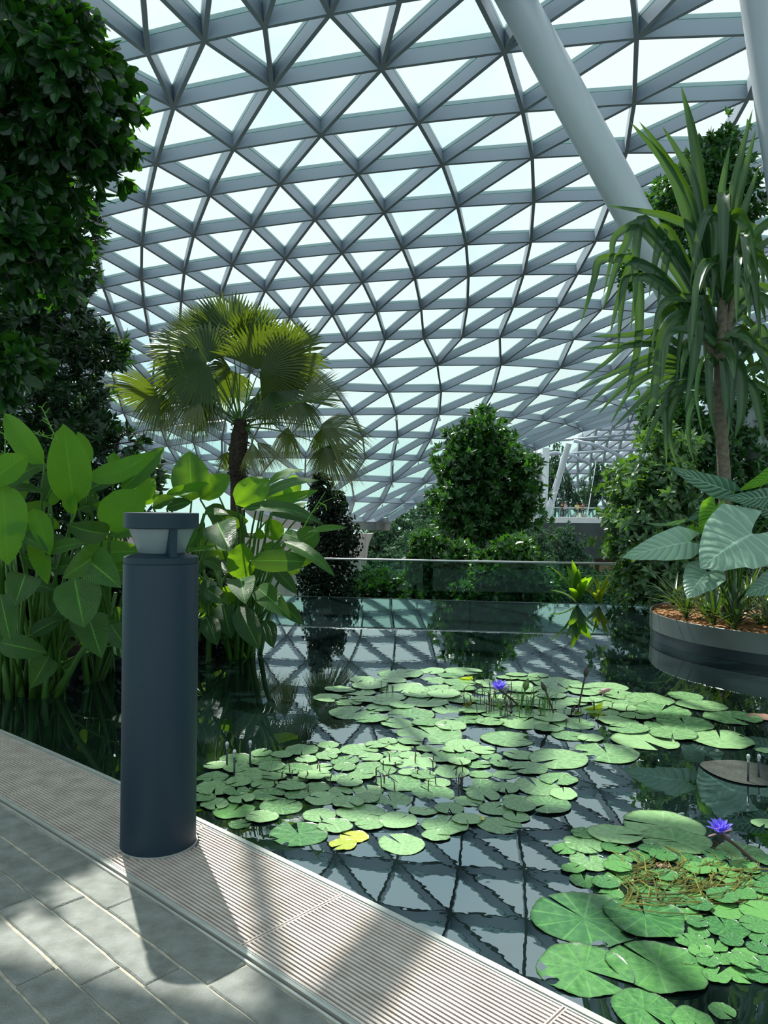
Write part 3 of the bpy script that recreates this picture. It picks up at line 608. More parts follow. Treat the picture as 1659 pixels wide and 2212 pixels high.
# pale ribbed curved wall below the sill
P = [W(250, 1190, 47), W(600, 1190, 47), W(760, 1190, 46.5), W(795, 1190, 47.5), W(806, 1190, 49)]
mb = MB(); pts = []
for a, b_ in zip(P[:-1], P[1:]):
    for k in range(10): pts.append(a+(b_-a)*k/10)
pts.append(P[-1]); n_ = len(pts); rows = [(-.05, 0), (-1, .5), (-2.2, .9), (-3.6, 1.6), (-6, 2.6)]
vs = []
for q, (z, back) in enumerate(rows):
    for k, p_ in enumerate(pts):
        sh = back*1.1*(k/n_)**6
        vs.append((p_[0]-sh*.75, p_[1]-.12*(k % 2), z))
for q, (z, back) in enumerate(rows):
    for k, p_ in enumerate(pts):
        sh = back*1.1*(k/n_)**6; vs.append((p_[0]-sh*.75-.1, p_[1]+.5, z))
nr = len(rows)*n_; fs = []
for q in range(len(rows)-1):
    for k in range(n_-1):
        a = q*n_+k; fs += [(a, a+1, a+n_+1, a+n_), (nr+a, nr+a+n_, nr+a+n_+1, nr+a+1)]
fs += [(k, nr+k, nr+k+1, k+1) for k in range(n_-1)]+[(q*n_+n_-1, (q+1)*n_+n_-1, nr+(q+1)*n_+n_-1, nr+q*n_+n_-1) for q in range(len(rows)-1)]
mb.add(vs, fs); o = mb.build('wall_left', MT['pink'], fix=True); tag(o, 'pale pinkish ribbed wall curving down behind the dark tree', kind='structure')
# ------------------------------------------------------------------ far side: dark building wall with a lit shop front
wf = empty('wall_far', (15, 100, -4)); tag(wf, 'dark grey building wall across the valley under the walkway', kind='structure')
def wbox(mb, x0, y0, x1, y1, D, th=1.):
    a = W(x0, y1, D); b_ = W(x1, y0, D); mb.box(((a[0]+b_[0])/2, D+th/2, (a[2]+b_[2])/2), abs(b_[0]-a[0]), th, abs(b_[2]-a[2]))
mb = MB(); wbox(mb, 900, 1126, 2100, 1202, 100); wbox(mb, 900, 1252, 2100, 1330, 100); mb.build('facade', MT['dark_wall'], wf)
mb = MB()
for x in range(905, 2000, 62): wbox(mb, x, 1200, x+8, 1254, 100.1, .8)
mb.build('mullions', MT['dark_wall'], wf)
MT['warm'] = pbr('warm_wall', '#6b5547', '#8a7260', rough=.8, scale=.5)
mb = MB(); wbox(mb, 900, 1200, 2100, 1254, 103, .5); mb.build('back_wall', MT['warm'], wf)
MT['shop'] = pbr('shop_front', '#c9b38f', '#8a4f3a', rough=.6, scale=2.2)
mb = MB(); wbox(mb, 1262, 1214, 1285, 1236, 99.6, .3); wbox(mb, 1295, 1222, 1340, 1236, 99.6, .3); mb.build('shop_display', MT['shop'], wf)
# high bridge with railing
bz = W(1250, 1118, 90)[2]
def arc(x, off=0): return 88+((x-18)/14.)**2*3+off
deck = empty('walkway_bridge', (20, 90, bz)); tag(deck, 'slim pale high walkway bridge crossing the valley with glass railing', 'bridge')
mb = MB(); xs = np.linspace(4, 46, 40); vs = []
for x in xs: vs += [(x, arc(x), bz), (x, arc(x, 4), bz), (x, arc(x, 4), bz-.62), (x, arc(x), bz-.62)]
fs = []
for i in range(len(xs)-1):
    for j in range(4): fs.append((4*i+j, 4*i+(j+1) % 4, 4*i+4+(j+1) % 4, 4*i+4+j))
mb.add(vs, fs); mb.build('deck', MT['white'], deck, fix=True)
for off, nm in ((.1, 'front_railing'), (3.9, 'rear_railing')):
    rl = MB(); rl.tube([(x, arc(x, off), bz+1.15) for x in xs], .05, n=6)
    for i, x in enumerate(xs): rl.tube([(x, arc(x, off), bz), (x, arc(x, off), bz+1.15)], .025, n=5)
    rr = rl.build(nm, MT['rail'], deck)
    gm = MB(); 
    for a, b_ in zip(xs[:-1], xs[1:]): gm.add([(a, arc(a, off), bz+.08), (b_, arc(b_, off), bz+.08), (b_, arc(b_, off), bz+1.05), (a, arc(a, off), bz+1.05)], [(0, 1, 2, 3)])
    gm.build('railing_glass', MT['bal_glass'], rr)
# mast with V struts
def pole(pts, r, lab, name='support_strut', n=16, grp=None):
    mb = MB(); mb.tube(pts, r, n=n); o = mb.build(name, MT['strut'], smooth=True, auto=.7); tag(o, lab, 'strut', grp); return o
zl = -8
mb = MB(); a = W(1174, 1092, 90); b_ = W(1180, 968, 90); a[2] = bz
o = pole([a, b_], .42, 'upright pale steel mast rising behind the high bridge', 'support_mast', 4)
ft = lambda x, D: np.array([W(x, 1100, D)[0], D, bz])
pole([ft(1167, 89), W(1162, 975, 84)], [.42, .38], 'near-vertical pale strut just left of the far mast')
pole([ft(1182, 90.8), W(1229, 957, 88)], [.40, .34], 'pale strut leaning right from the foot of the far mast')
pole([ft(1158, 90.8), W(1126, 1048, 88)], [.35, .3], 'short pale strut leaning left beside the centre tree')
pole([ft(1268, 91), W(1288, 995, 96)], .05, 'thin steel cable rising from the bridge', 'cable', 6)
# ------------------------------------------------------------------ far part of the shell beyond
def farP(s, t):
    # s across, t up: surface leaning towards the viewer
    x = 27+62*s; y = 128-40*t**1.5+12*(s-.5)**2; z = -2+15.5*math.sin(t*1.45)
    return np.array([x, y, z])
fr2 = MB(); NS, NT = 34, 11
for j in range(NT+1):
    for i in range(NS+1):
        def pt(i, j): return farP((i+.5*(j % 2))/NS, j/NT)
        for (i2, j2) in ((i+1, j), (i+(j % 2), j+1), (i+(j % 2)-1, j+1)):
            if 0 <= i2 <= NS and j2 <= NT:
                A, B = pt(i, j), pt(i2, j2); d = unit(B-A); nn = unit(np.array([0, .6, 1.])); s_ = unit(np.cross(d, nn))*.16; h = nn*.75
                fr2.add([A-s_, A+s_, A+s_+h, A-s_+h, B-s_, B+s_, B+s_+h, B-s_+h], [(0, 1, 5, 4), (1, 2, 6, 5), (2, 3, 7, 6), (3, 0, 4, 7)])
o = fr2.build('ceiling_far', MT['steel']); tag(o, 'distant far part of the steel and glass roof', kind='structure')
mb = MB(); A = [W(1240, 952, 95), W(1290, 962, 95), W(1340, 985, 96), W(1380, 1015, 97), W(1420, 1060, 98)]
mb.tube(A, .22, n=8); mb.tube([W(1150, 985, 95), W(1200, 978, 95), W(1240, 985, 95), W(1275, 1003, 96)], .2, n=8)
mb.tube([W(1150, 985, 95), W(1300, 975, 96), W(1450, 968, 97)], .15, n=8); mb.tube([W(1200, 952, 100), W(1330, 941, 101), W(1460, 930, 102)], .15, n=8)
o = mb.build('trim_4', MT['steel'], smooth=True); tag(o, 'curved steel edge ribs of the distant roof', kind='structure')
# ------------------------------------------------------------------ people on the bridge
def person(px, lab, shirt, legs, pose):
    f = W(px, 1117.5, 89.5); x, y, z = f[0], arc(f[0], 1.2+rnd.uniform(-.2, .6)), bz
    root = empty('person', (x, y, z)); tag(root, lab, 'person', None)
    def skin(nm, V, E, Rr, mat, par):
        me = bpy.data.meshes.new(nm); me.from_pydata([tuple(v) for v in V], E, []); o = bpy.data.objects.new(nm, me); COL.objects.link(o); o.parent = par
        m1 = o.modifiers.new('s', 'SKIN'); 
        for v, r_ in zip(me.skin_vertices[0].data, Rr): v.radius = (r_, r_*.85)
        me.skin_vertices[0].data[0].use_root = True
        o.modifiers.new('u', 'SUBSURF').levels = 1; me.materials.append(mat); return o
    sp = .11 if pose != 'walk' else .16
    arm = {'phone': ((.24, -.12, 1.15), (.10, -.32, 1.42)), 'rest': ((.26, .0, 1.12), (.27, -.08, .86)), 'rail': ((.25, -.15, 1.12), (.2, -.38, 1.1)), 'walk': ((.25, .05, 1.12), (.24, -.12, .9))}[pose]
    V = [(0, 0, .95), (0, 0, 1.15), (0, .01, 1.38), (0, .0, 1.5), (0, -.02, 1.6), (0, -.02, 1.7),
         (.19, .01, 1.40), arm[0], arm[1], (-.19, .01, 1.40), (-arm[0][0], arm[0][1], arm[0][2]), (-arm[1][0], arm[1][1], arm[1][2]),
         (sp, 0, .88), (sp+.01, -.02, .48), (sp+.01, .02, .07), (sp+.02, -.12, .03), (-sp, 0, .88), (-sp-.01, -.02, .48), (-sp-.01, .02, .07), (-sp-.02, -.12, .03)]
    E = [(0, 1), (1, 2), (2, 3), (3, 4), (4, 5), (2, 6), (6, 7), (7, 8), (2, 9), (9, 10), (10, 11), (0, 12), (12, 13), (13, 14), (14, 15), (0, 16), (16, 17), (17, 18), (18, 19)]
    Rr = [.14, .13, .14, .055, .09, .085, .06, .045, .035, .06, .045, .035, .085, .06, .045, .035, .085, .06, .045, .035]
    skin('body', V, E, Rr, MT['skin'], root)
    sh = pbr('cloth', shirt, rough=.8); lg = pbr('cloth_legs', legs[0], rough=.85)
    V2 = [(0, 0, .93), (0, 0, 1.15), (0, .01, 1.38), (.2, .01, 1.41), tuple(np.array([.2, .01, 1.41])*.35+np.array(arm[0])*.65), (-.2, .01, 1.41), tuple(np.array([-.2, .01, 1.41])*.35+np.array([-arm[0][0], arm[0][1], arm[0][2]])*.65)]
    skin('shirt', V2, [(0, 1), (1, 2), (2, 3), (3, 4), (2, 5), (5, 6)], [.165, .155, .165, .08, .065, .08, .065], sh, root)
    zl_ = legs[1]
    V3 = [(0, 0, .98), (sp, 0, .86), (sp+.01, -.01, zl_), (-sp, 0, .86), (-sp-.01, -.01, zl_)]
    skin('trousers', V3, [(0, 1), (1, 2), (0, 3), (3, 4)], [.16, .105, .085, .105, .085], lg, root)
    mb = MB(); mb.lathe([(0, 1.80), (.06, 1.785), (.1, 1.74), (.108, 1.68), (.1, 1.62), (0, 1.62)], (0, .02, 0), 12); h = MB(); h.v = [(a+x, b+y, c_+z) for a, b, c_ in mb.v]; h.f = mb.f; h.t = mb.t; h.build('hair', MT['hair'], root, smooth=True)
    if pose == 'phone':
        mb = MB(); mb.box((x, y-.33, z+1.44), .16, .012, .08); ph = mb.build('phone', MT['band']); tag(ph, 'dark phone held up by the person in the pale shirt', 'phone')
person(1167, 'person in dark clothes standing by the far mast on the high bridge', '#232329', ('#1f2430', .1), 'rest')
person(1150, 'person in a brown top partly hidden by the centre tree on the bridge', '#6a4a40', ('#2a2a2a', .1), 'walk')
person(1213, 'person in black standing left of the one in the pale shirt on the bridge', '#17181c', ('#17181c', .1), 'rest')
person(1222, 'person in a pale blue shirt raising a phone on the high bridge', '#b9c6d8', ('#232b3f', .1), 'phone')
person(1247, 'person in a yellow top and dark shorts on the high bridge', '#c9c46a', ('#1d1d20', .55), 'rail')
person(1260, 'person in a red-brown shirt and shorts, right of the yellow top', '#7a4238', ('#2b2624', .5), 'rail')
# ------------------------------------------------------------------ small-leaved crowns
TPL = {}
def tmpl(kind):
    if kind == 'round': xs = [(0, 0), (.25, .72), (.6, 1), (.88, .6), (1, 0)]
    elif kind == 'narrow': xs = [(0, 0), (.3, .85), (.6, 1), (1, 0)]
    else: xs = [(0, 0), (.3, .9), (.65, .9), (1, 0)]
    v = []; f = []
    for i, (s, w_) in enumerate(xs):
        if w_ == 0: v.append((0, s, 0)); 
        else: v += [(-w_, s, .25*w_), (0, s, 0), (w_, s, .25*w_)]
    # indices
    rows = []; k = 0
    for s, w_ in xs:
        if w_ == 0: rows.append([k]); k += 1
        else: rows.append([k, k+1, k+2]); k += 3
    for a, b_ in zip(rows[:-1], rows[1:]):
        if len(a) == 1: f += [(a[0], b_[1], b_[0]), (a[0], b_[2], b_[1])]
        elif len(b_) == 1: f += [(a[0], a[1], b_[0]), (a[1], a[2], b_[0])]
        else: f += [(a[0], a[1], b_[1], b_[0]), (a[1], a[2], b_[2], b_[1])]
    return np.array(v, float), f
def leaves(mb, bases, dirs, nrms, L_, W_, kind, tints, curl=.15):
    T, f = tmpl(kind)
    for b, d, n, l, w_, ti in zip(bases, dirs, nrms, L_, W_, tints):
        d = unit(d); s = unit(np.cross(d, n)); n = np.cross(s, d)
        P = b+T[:, :1]*w_*s+T[:, 1:2]*l*d+(T[:, 2:3]*w_-curl*l*T[:, 1:2]**2)*n
        mb.add(P, f, float(ti))
def blob(cx, cy, rx, ry, D, rd=None): 
    return (W(cx, cy, D), rx*D/F, ry*D/F, (rd if rd else max(rx, ry)*D/F*.9))
def crown(mb, blobs, n, per, L, Wd, kind, droop=.15, spread=.9, shell=.45, up=.3, g=None, rough=.35):
    g = g or npr
    vol = np.array([b[1]*b[2]*b[3] for b in blobs])**.75; vol = vol/vol.sum()
    ch = g.choice(len(blobs), n, p=vol)
    for k in ch:
        c, rx, ry, rd = blobs[k]; q = g.normal(size=3); q /= np.linalg.norm(q); r_ = shell+(1-shell)*g.random()**.5
        r_ *= 1+rough*(g.random()-.35)+(.25*rough*2 if g.random() < .12 else 0)
        p = c+np.array([q[0]*rx, q[1]*rd, q[2]*ry])*r_
        ax = unit(q+np.array([0, 0, up])+g.normal(size=3)*.25)
        a = unit(np.cross(ax, g.normal(size=3))); b_ = np.cross(ax, a); ph = g.random()*6.28
        bs, ds, ns, Ls, Ws, ts = [], [], [], [], [], []
        for i in range(per):
            t = ph+i*2.4; e = spread*(.55+.6*g.random()); rad = a*math.cos(t)+b_*math.sin(t)
            d = unit(ax*math.cos(e)+rad*math.sin(e)+np.array([0, 0, -droop])); l = L*(.65+.6*g.random())
            bs.append(p-ax*L*.25*(i/per)); ds.append(d); ns.append(unit(ax+g.normal(size=3)*.35)); Ls.append(l); Ws.append(Wd*(.8+.4*g.random())); ts.append(min(1, max(0, g.random()*.75+(.45 if g.random() < .08 else 0))))
        leaves(mb, bs, ds, ns, Ls, Ws, kind, ts)
def wood(mb, a, b_, r0, r1, n=7, wob=.03, k=6):
    a = np.array(a, float); b_ = np.array(b_, float); pts = [a+(b_-a)*i/k+(npr.normal(size=3)*wob*np.linalg.norm(b_-a)*(0 < i < k)) for i in range(k+1)]
    mb.tube(pts, [r0+(r1-r0)*i/k for i in range(k+1)], n=n); return pts
def tree(name, label, blobs, trunk, r0, n, per, L, Wd, kind, mat, cat='tree', group=None, bark='dark_bark', **kw):
    a, b_ = trunk; root = empty(name, a); tag(root, label, cat, group)
    mb = MB(); pts = wood(mb, a, b_, r0, r0*.35, n=10, k=8, wob=.008)
    for c, rx, ry, rd in blobs:
        q = min(pts, key=lambda p: abs(p[2]-(c[2]-ry*.5))); wood(mb, q, c, r0*.35, r0*.08, n=5, k=4)
        for _ in range(2):
            d = npr.normal(size=3)*np.array([rx, rd, ry])*.6; wood(mb, c, c+d, r0*.12, r0*.04, n=4, k=3)
    mb.build('trunk', MT[bark], root, smooth=True)
    mb = MB(); crown(mb, blobs, n, per, L, Wd, kind, **kw); mb.build('foliage', MT[mat], root); return root
def B(lst, D, rd=None): return [blob(x, y, rx, ry, D, rd) for x, y, rx, ry in lst]
# left: round rubbery leaves, nearest tree
D1 = 6.6
tree('rubber_tree', 'dark tree with rounded rubbery leaves filling the upper left corner',
     B([(10, 60, 95, 110), (95, 20, 70, 50), (150, 60, 42, 45), (150, 130, 80, 70), (215, 165, 50, 55), (205, 235, 60, 50), (120, 230, 90, 80), (30, 230, 95, 110), (190, 300, 38, 34), (100, 330, 70, 60), (30, 400, 80, 90), (60, 500, 70, 75), (10, 560, 60, 60), (-60, 300, 80, 300), (95, 560, 40, 45)], D1, .95),
     ((W(-60, 1200, D1)[0], D1, 0.), W(-20, 60, D1)), .10, 1150, 6, .165, .043, 'round', 'ficus', droop=.35, up=-.1)
tree('rubber_tree', 'low drooping spray of rounded leaves at the left edge, above the broad leaves',
     B([(20, 775, 55, 35), (-10, 800, 60, 50)], 6.2, .3), ((W(-90, 1200, 6.2)[0], 6.2, 0.), W(-60, 790, 6.2)), .05, 70, 6, .165, .042, 'round', 'ficus', droop=.3)
# left: narrow whorled leaves, behind
D2 = 9.4
tree('narrow_leaved_tree', 'tall dark tree with narrow whorled leaves down the left side behind the rubbery one',
     B([(150, 430, 45, 55), (165, 490, 40, 50), (130, 560, 60, 60), (110, 640, 75, 55), (90, 700, 85, 60), (185, 745, 70, 45), (225, 760, 38, 28), (100, 780, 90, 55), (150, 860, 75, 50), (60, 880, 80, 60), (185, 925, 55, 45), (245, 960, 48, 30), (110, 960, 90, 50), (20, 960, 60, 60), (60, 1045, 70, 50), (160, 1050, 60, 50), (250, 1045, 60, 45), (310, 1030, 36, 40), (100, 1120, 80, 50), (230, 1120, 80, 50), (30, 650, 60, 90), (60, 560, 60, 60)], D2, .6),
     ((W(62, 1200, D2)[0], D2, 0.), W(100, 470, D2)), .09, 2500, 7, .145, .019, 'narrow', 'narrow', droop=.1)
# dark column tree and the tree behind the glass
tree('clipped_column_tree', 'dark fine-leaved columnar tree standing just beyond the glass balustrade at centre left',
     B([(697, 1062, 26, 34), (705, 1100, 42, 34), (722, 1085, 28, 24), (710, 1140, 56, 40), (715, 1185, 60, 40), (705, 1230, 62, 42), (705, 1275, 62, 40), (700, 1320, 60, 40), (690, 1035, 10, 12), (745, 1165, 32, 30)], 17., .55),
     ((W(705, 1300, 17)[0], 17, -1.6), W(700, 1060, 17)), .10, 3600, 7, .062, .02, 'round', 'dtree', shell=.5, droop=0, rough=.3)
tree('glossy_leaved_tree', 'solitary conical green tree in the centre behind the glass, crown above the rail',
     B([(1040, 925, 42, 28), (1035, 960, 62, 40), (1010, 1000, 58, 38), (1075, 990, 45, 45), (1095, 1030, 62, 45), (1010, 1050, 66, 48), (1050, 1090, 80, 45), (1000, 1120, 58, 40), (1100, 1110, 58, 42), (1040, 1150, 60, 34), (1125, 1005, 24, 22), (1040, 893, 7, 10), (965, 1085, 26, 26), (1130, 1060, 28, 24)], 33., 1.3),
     ((W(1043, 1300, 33)[0], 33, -4.5), W(1040, 930, 33)), .16, 1900, 8, .34, .066, 'narrow', 'ctree', droop=.05, rough=.85, shell=.3)
# lower trees seen through and over the glass
low = [('young leafy tree left of the centre tree, partly behind the glass', [(925, 1175, 32, 30), (930, 1215, 48, 28), (920, 1260, 50, 40), (985, 1195, 45, 20), (990, 1250, 45, 45)], 27, 'ctree', 850),
       ('bushy tree at the foot of the centre tree behind the glass', [(1075, 1230, 55, 40), (1130, 1260, 60, 45), (1060, 1280, 70, 30), (1160, 1280, 40, 30), (1110, 1195, 50, 30)], 25, 'ctree', 1000),
       ('small dark shrub right of the columnar tree behind the glass', [(800, 1275, 45, 28), (830, 1262, 28, 20), (850, 1290, 45, 22)], 19, 'narrow', 420)]
for lb, bl, D, mt, n in low:
    bb = B(bl, D, .9); cx = bb[0][0]
    tree('leafy_tree', lb, bb, ((cx[0], D, -4.2), tuple(cx)), .09, n, 7, .011*D, .0024*D, 'narrow', mt, droop=.05)
# right hand trees behind the planter
D3 = 11.3
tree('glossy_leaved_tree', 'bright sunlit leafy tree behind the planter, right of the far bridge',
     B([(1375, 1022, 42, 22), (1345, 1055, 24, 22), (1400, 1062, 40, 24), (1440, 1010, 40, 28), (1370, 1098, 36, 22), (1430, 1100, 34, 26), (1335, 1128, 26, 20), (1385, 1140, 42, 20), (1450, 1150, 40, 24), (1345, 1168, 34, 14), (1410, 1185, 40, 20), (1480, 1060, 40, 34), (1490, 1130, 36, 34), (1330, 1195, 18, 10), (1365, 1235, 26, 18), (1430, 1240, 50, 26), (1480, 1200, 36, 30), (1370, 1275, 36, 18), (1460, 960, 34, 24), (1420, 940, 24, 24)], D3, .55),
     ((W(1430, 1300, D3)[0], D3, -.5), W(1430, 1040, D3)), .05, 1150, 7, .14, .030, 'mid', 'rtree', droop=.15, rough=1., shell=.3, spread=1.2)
tree('glossy_leaved_tree', 'darker leafy tree filling the gaps behind the long strap leaves',
     B([(1430, 870, 35, 40), (1450, 930, 50, 45), (1490, 985, 70, 50), (1530, 900, 60, 60), (1560, 1000, 60, 60), (1620, 960, 60, 70), (1640, 860, 60, 60), (1620, 1100, 60, 60), (1560, 1180, 80, 60)], 12.2, .6),
     ((W(1530, 1300, 12.2)[0], 12.2, -.2), W(1520, 900, 12.2)), .06, 1500, 7, .13, .027, 'mid', 'ctree', droop=.15, rough=.6, spread=1.1)
tree('glossy_leaved_tree', 'dark tree top showing between the upright strap leaves at upper right',
     B([(1548, 318, 26, 30), (1530, 350, 40, 34), (1500, 400, 45, 40), (1560, 400, 45, 50), (1450, 430, 42, 38), (1520, 470, 60, 40), (1430, 460, 30, 26), (1600, 440, 35, 50), (1380, 560, 25, 50), (1490, 540, 70, 50)], 13.2, .7),
     ((W(1560, 1300, 13.2)[0], 13.2, -.2), W(1545, 340, 13.2)), .11, 1250, 7, .14, .03, 'mid', 'ctree', droop=.1, rough=.6)
# ------------------------------------------------------------------ forest across the valley
far_v = []
for v in range(4):
    g = np.random.default_rng(50+v); root = empty('forest_tree', (0, 0, 0)); mb = MB()
    H = 9+v; wood(mb, (0, 0, 0), (0, 0, H*.9), .22, .06)
    bl = []
    for i in range(9):
        z = H*(.42+.55*i/9); r_ = H*.2*(1.15-.75*i/9); a_ = g.random()*6.28; bl.append((np.array([math.cos(a_)*r_*.55, math.sin(a_)*r_*.55, z]), r_, H*.1, r_))
        wood(mb, (0, 0, z*.8), bl[-1][0], .07, .02, n=4)
    mb.build('trunk', MT['dark_bark'], root)
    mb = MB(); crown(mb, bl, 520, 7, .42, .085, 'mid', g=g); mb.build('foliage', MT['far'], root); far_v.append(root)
spots = []   # (px of trunk, px of top, distance, label)
lab = {'a': 'dark forest tree on the shaded slope between the glass roof foot and the centre tree', 'b': 'tall grey-green tree standing behind the far bridge', 'c': 'tree below the far bridge against the dark building wall', 'd': 'forest tree low on the valley slope behind the balustrade'}
for x, y, D, k in [(815, 1120, 58, 'a'), (840, 1100, 62, 'a'), (868, 1095, 60, 'a'), (895, 1085, 66, 'a'), (925, 1072, 70, 'a'), (955, 1062, 74, 'a'), (872, 1150, 52, 'a'), (885, 1145, 48, 'a'), (915, 1130, 55, 'a'), (945, 1120, 60, 'a'), (985, 1120, 62, 'a'),
                   (1200, 945, 104, 'b'), (1155, 1000, 103, 'b'), (1185, 985, 106, 'b'), (1228, 1020, 105, 'b'), (1262, 1030, 108, 'b'), (1290, 995, 103, 'b'), (1318, 1005, 105, 'b'), (1335, 1040, 104, 'b'), (1215, 1055, 102, 'b'), (1245, 1060, 103, 'b'), (1275, 1052, 102, 'b'), (1375, 1010, 104, 'b'), (1410, 1000, 105, 'b'),
                   (1100, 1128, 70, 'c'), (1140, 1140, 72, 'c'), (1170, 1135, 72, 'c'), (1200, 1140, 74, 'c'), (1232, 1132, 75, 'c'), (1185, 1200, 66, 'c'), (1270, 1245, 60, 'c'), (1215, 1230, 62, 'c'),
                   (815, 1215, 40, 'd'), (838, 1195, 43, 'd'), (865, 1185, 42, 'd'), (900, 1200, 45, 'd'), (950, 1190, 50, 'd'), (1000, 1180, 48, 'd'), (1050, 1190, 46, 'd'), (1320, 1235, 52, 'd'), (1240, 1240, 50, 'd'), (1090, 1215, 44, 'd'), (1150, 1225, 40, 'd'), (1200, 1232, 38, 'd'), (1010, 1225, 36, 'd'), (870, 1232, 33, 'd'), (930, 1238, 31, 'd'), (1260, 1228, 44, 'd'), (1310, 1240, 36, 'd'), (1370, 1230, 40, 'd'), (1420, 1225, 38, 'd'), (1170, 1250, 30, 'd'), (980, 1245, 30, 'd'), (1060, 1250, 30, 'd'), (1260, 1255, 30, 'd')]:
    T = W(x, y, D); zb = {'a': -7.2, 'b': .15, 'c': -8.4, 'd': -8.}[k]; spots.append((T, zb, lab[k], k))
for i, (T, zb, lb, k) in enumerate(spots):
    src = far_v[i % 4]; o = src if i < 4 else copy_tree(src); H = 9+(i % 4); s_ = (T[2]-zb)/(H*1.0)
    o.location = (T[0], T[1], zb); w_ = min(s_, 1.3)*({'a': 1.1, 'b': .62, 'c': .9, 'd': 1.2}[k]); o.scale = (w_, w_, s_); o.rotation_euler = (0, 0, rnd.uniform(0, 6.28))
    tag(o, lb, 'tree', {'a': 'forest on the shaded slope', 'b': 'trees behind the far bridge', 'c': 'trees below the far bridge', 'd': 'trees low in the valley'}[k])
# ------------------------------------------------------------------ fan palm
DP = 17.3
palm = empty('fan_palm', (W(512, 1100, DP)[0], DP, -1.3)); tag(palm, 'fan palm with fibrous trunk rising behind the broad-leaved plants', 'palm tree')
mb = MB(); tp = [W(512, 1330, DP), W(513, 1180, DP), W(514, 1040, DP), W(513, 990, DP), W(518, 940, DP), W(521, 905, DP)]; tp[0][2] = -1.3
mb.tube(tp, [.15, .16, .17, .20, .19, .12], n=20)
for i in range(150):
    t = rnd.random(); p = tp[2]*(1-t)+tp[5]*t; a_ = rnd.uniform(0, 6.28); q = p+np.array([math.cos(a_), math.sin(a_), 0])*(.19-.04*t)
    mb.tube([q, q+np.array([math.cos(a_+.9), math.sin(a_+.9), rnd.uniform(-.9, .3)])*.09, q+np.array([math.cos(a_+1.6), math.sin(a_+1.6), rnd.uniform(-1, .2)])*.13], [.018, .012, .004], n=4)
mb.build('trunk', MT['dark_bark'], palm)
def frond(hx, hy, ang, R, face=.5, spanh=2.35, droop=.25, dD=0., yel=.2, n=46, tiltz=0.):
    D = DP+dD; h = W(hx, hy, D); cr = W(520+rnd.uniform(-6, 6), 915+rnd.uniform(-8, 14), DP)
    d = unit(RV*math.cos(ang)+UV_*math.sin(ang)-FV*tiltz); vw = unit(h-C0)
    s = unit(np.cross(d, vw)); up = unit(np.cross(s, d))
    # face: 0 edge-on, 1 seen flat
    s = s*face**.5+up*(1-face)**.5*rnd.choice((-1, 1)); s = unit(s-d*(s@d)); nn = unit(np.cross(d, s))
    if nn[2] < 0: nn = -nn
    R = R*1.1*D/F; mb = MB(); da = 2*spanh/n; g = rnd
    for k in range(n):
        a_ = -spanh+da*(k+.5); rr = R*(.80+.2*math.cos(a_*.55))*g.uniform(.92, 1.05); u_ = d*math.cos(a_)+s*math.sin(a_); w_ = -d*math.sin(a_)+s*math.cos(a_)
        pts = []; vs = []; fs = []; ts = []
        cut = g.uniform(.64, .76); dr = droop*g.uniform(.7, 1.4)
        for j, f_ in enumerate((.03, .25, .5, .72, .88, 1.)):
            p = h+u_*rr*f_+np.array([0, 0, -1.])*dr*R*max(0, f_-.35)**2*1.8+nn*.02*math.sin(a_*3)*f_
            hw = rr*f_*math.tan(da/2)*1.02 if f_ <= cut else rr*cut*math.tan(da/2)*max(0, 1-(f_-cut)/(1-cut))
            ridge = nn*hw*.7
            vs += [p-w_*hw, p+ridge, p+w_*hw]; ty = yel*.4+(f_**3)*yel*g.uniform(.4, 1.6); ts += [min(1, ty)]*3
        for j in range(5):
            b_ = 3*j; fs += [(b_, b_+1, b_+4, b_+3), (b_+1, b_+2, b_+5, b_+4)]
        mb.add(vs, fs, ts)
    fo = mb.build('frond', MT['palm'], palm)
    m2 = MB(); mid = (cr+h)/2+np.array([0, 0, .12*np.linalg.norm(h-cr)]); m2.tube([cr*(1-t)**2+2*mid*t*(1-t)+h*t*t for t in np.linspace(0, 1, 7)], [.022, .02, .017, .015, .013, .012, .01], n=6); m2.build('petiole', MT['stem'], fo)
rad = math.radians
